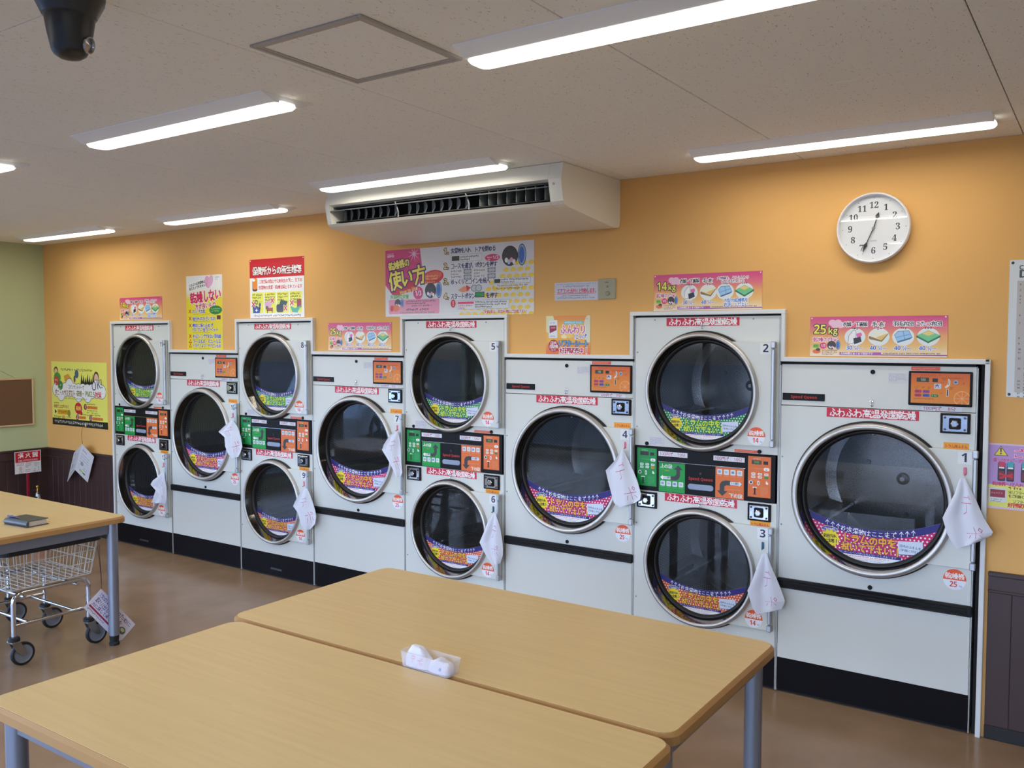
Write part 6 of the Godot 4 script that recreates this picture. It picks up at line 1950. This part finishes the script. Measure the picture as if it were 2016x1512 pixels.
# ------------------------------------------------------------------ small things on the tables
func build_small_things() -> void:
	var nb := thing("notebook", "dark grey notebook lying on the left table", "notebook", Vector3(-4.915, TABLE, 1.893), 0.10)
	var dark := mat(rgb(64, 66, 68), 0.4)
	var cov := Mb.new()
	cov.box(Vector3(0, 0.0022, 0), Vector3(0.205, 0.0036, 0.128), 0.001); cov.box(Vector3(0, 0.0328, -0.003), Vector3(0.202, 0.0036, 0.120), 0.001)
	obj(nb, "cover", cov, dark)
	var sp := Mb.new()
	sp.xf = Transform3D(Basis(Vector3.UP, PI / 2), Vector3.ZERO)
	var pr := PackedVector2Array()
	for k in 9: pr.append(Vector2(-0.055 - 0.012 * sin(PI * k / 8), 0.0005 + 0.034 * k / 8))
	pr.append(Vector2(-0.050, 0.0345)); pr.append(Vector2(-0.050, 0.0005))
	sp.prism(pr, -0.102, 0.102)
	obj(nb, "spine", sp, mat(rgb(74, 80, 86), 0.35))
	obj(nb, "pages", bx(Vector3(0, 0.0175, -0.002), Vector3(0.192, 0.026, 0.104)), mat(rgb(196, 190, 180), 0.8))
	var pen := thing("pen", "dark blue pen lying on the spine side of the notebook", "pen", Vector3(-4.972, TABLE + 0.0396, 1.928), 0.10)
	var pb := Mb.new()
	pb.rod(Vector3(-0.06, 0, 0), Vector3(0.03, 0, 0), 0.005, -1.0, 12)
	obj(pen, "barrel", pb, mat(rgb(30, 34, 110), 0.2))
	var pt := Mb.new()
	pt.rod(Vector3(0.03, 0, 0), Vector3(0.046, 0, 0), 0.0045, 0.001, 12)
	obj(pen, "tip", pt, mat(rgb(60, 60, 66), 0.3))
	obj(pen, "clip", bx(Vector3(-0.038, 0.0055, 0), Vector3(0.036, 0.003, 0.004), 0.0005), mat(rgb(180, 184, 200), 0.2, 0.9))

	# clear box of cloths where the two front tables meet
	var bxn := thing("plastic_box", "small clear plastic box standing on the seam between the two tables", "box", Vector3(-1.716, TABLE, 2.285), -0.02)
	var cm := StandardMaterial3D.new()
	cm.albedo_color = Color(0.93, 0.92, 0.95, 0.24)
	cm.transparency = BaseMaterial3D.TRANSPARENCY_ALPHA
	cm.roughness = 0.3
	var shell := Mb.new()
	shell.xf = LYING
	var po := round_rect(0.204, 0.066, 0.014, 5)
	var pi := round_rect(0.200, 0.062, 0.0125, 5)
	for i in po.size():
		var j := (i + 1) % po.size()
		var s := 0.93
		shell.quad(Vector3(po[i].x * s, po[i].y * s, 0.0), Vector3(po[j].x * s, po[j].y * s, 0.0), Vector3(po[j].x, po[j].y, 0.047), Vector3(po[i].x, po[i].y, 0.047))
		shell.quad(Vector3(po[i].x, po[i].y, 0.047), Vector3(po[j].x, po[j].y, 0.047), Vector3(pi[j].x, pi[j].y, 0.047), Vector3(pi[i].x, pi[i].y, 0.047))
		shell.quad(Vector3(pi[j].x * s, pi[j].y * s, 0.002), Vector3(pi[i].x * s, pi[i].y * s, 0.002), Vector3(pi[i].x, pi[i].y, 0.047), Vector3(pi[j].x, pi[j].y, 0.047))
	obj(bxn, "walls", shell, cm)
	var fl := Mb.new()
	fl.xf = LYING
	fl.prism(round_rect(0.186, 0.056, 0.012, 5), 0.0004, 0.0018)
	obj(bxn, "bottom", fl, cm)
	var tex := cv(256, 128, rgb(230, 230, 242))
	tex.text("デ", 76, 52, 50, rgb(222, 60, 110), {"wt": 0.05}); tex.text("ポ", 150, 60, 50, rgb(222, 60, 110), {"wt": 0.05})
	var rm := print_mat(tex.done(), 0.95)
	var plain := mat(rgb(228, 228, 242), 0.95, 0.0, 0.2)
	var sets := [["bundled white cloth with red handwriting at the left end of the clear box", Vector3(-0.042, 0.0022, 0), Vector2(0.050, 0.024), 0.064, 0.0], ["rolled white cloth with a blue end at the right of the clear box", Vector3(0.044, 0.0022, 0), Vector2(0.044, 0.024), 0.038, 2.0]]
	for q in sets:
		var o := thing("box_cloth", q[0], "cloth", bxn.position + q[1])
		var m := Mb.new()
		var nu := 28
		var nv := 14
		var P := []
		for i in nv + 1:
			var row := []
			var ph := PI / 2 * i / nv
			for k in nu:
				var a := TAU * k / nu
				var sq := 1.0 / pow(pow(absf(cos(a)), 3.0) + pow(absf(sin(a)), 3.0), 1.0 / 3.0)
				var r := pow(cos(ph), 0.55)
				var bump := 1.0 + 0.07 * sin(a * 5.0 + ph * 4.0 + q[4]) * sin(ph * 2.0)
				var x: float = cos(a) * sq * q[2].x * r * bump
				var y: float = q[3] * sin(ph) * (1.0 + 0.10 * sin(x * 130.0 + q[4]))
				if q[4] == 0.0: y *= 0.72 + 0.36 * exp(-pow((x + 0.014) * 45.0, 2))
				row.append(Vector3(x, y, sin(a) * sq * q[2].y * r * bump))
			P.append(row)
		for i in nv:
			for k in nu:
				var k2 := (k + 1) % nu
				var uv := func(v: Vector3) -> Vector2: return Vector2(v.x / q[2].x * 0.5 + 0.5, 1.0 - v.y / q[3])
				m.quad(P[i][k2], P[i][k], P[i + 1][k], P[i + 1][k2], uv.call(P[i][k2]), uv.call(P[i][k]), uv.call(P[i + 1][k]), uv.call(P[i + 1][k2]))
		obj(o, "cloth_body", m, rm if q[4] == 0.0 else plain)
		if q[4] > 0:
			var e := Mb.new()
			e.xf = Transform3D(Basis(Vector3(0, 0, 1), 0.1), Vector3(0.012, 0.014, 0.0185))
			e.lathe([Vector2(0.005, 0.0), Vector2(0.0048, 0.0055), Vector2(0.0001, 0.006)], 12)
			obj(o, "blue_hem", e, mat(rgb(96, 140, 200), 0.8))

# ------------------------------------------------------------------ outside, seen only in the door glass
func build_outside() -> void:
	var g := Mb.new()
	g.quad(Vector3(-60, -0.13, 60), Vector3(60, -0.13, 60), Vector3(60, -0.13, -20), Vector3(-60, -0.13, -20))
	struct("ground", g, mat(rgb(58, 58, 60), 0.9))
	var car := thing("parked_car", "white car parked outside, mirrored in the glass of door 5", "car", Vector3(-11.5, -0.13, 7.2), 1.1)
	var side := PackedVector2Array([Vector2(-2.1, 0.3), Vector2(2.1, 0.3), Vector2(2.15, 0.65), Vector2(1.9, 0.86), Vector2(1.05, 0.96), Vector2(0.45, 1.42), Vector2(-0.9, 1.46), Vector2(-1.75, 1.05), Vector2(-2.1, 0.95)])
	var b := Mb.new()
	b.prism(side, -0.82, 0.82, 0.06)
	obj(car, "body", b, mat(rgb(226, 230, 236), 0.2))
	var gl := Mb.new()
	gl.prism(PackedVector2Array([Vector2(0.85, 0.98), Vector2(0.42, 1.34), Vector2(-0.85, 1.38), Vector2(-1.45, 1.06)]), -0.825, 0.825)
	obj(car, "windows", gl, mat(rgb(30, 36, 44), 0.1))
	for x in [-1.3, 1.3]:
		for s in [-1, 1]:
			var w := Mb.new()
			w.lathe([Vector2(0.0001, -0.1), Vector2(0.31, -0.1), Vector2(0.31, 0.1), Vector2(0.2, 0.1), Vector2(0.18, 0.07), Vector2(0.0001, 0.07)], 24)
			if s < 0: w.xf = Transform3D(Basis(Vector3.UP, PI), Vector3.ZERO)
			obj(car, "wheel", w, mat(rgb(30, 30, 32), 0.6), Vector3(x, 0.31, s * 0.74))
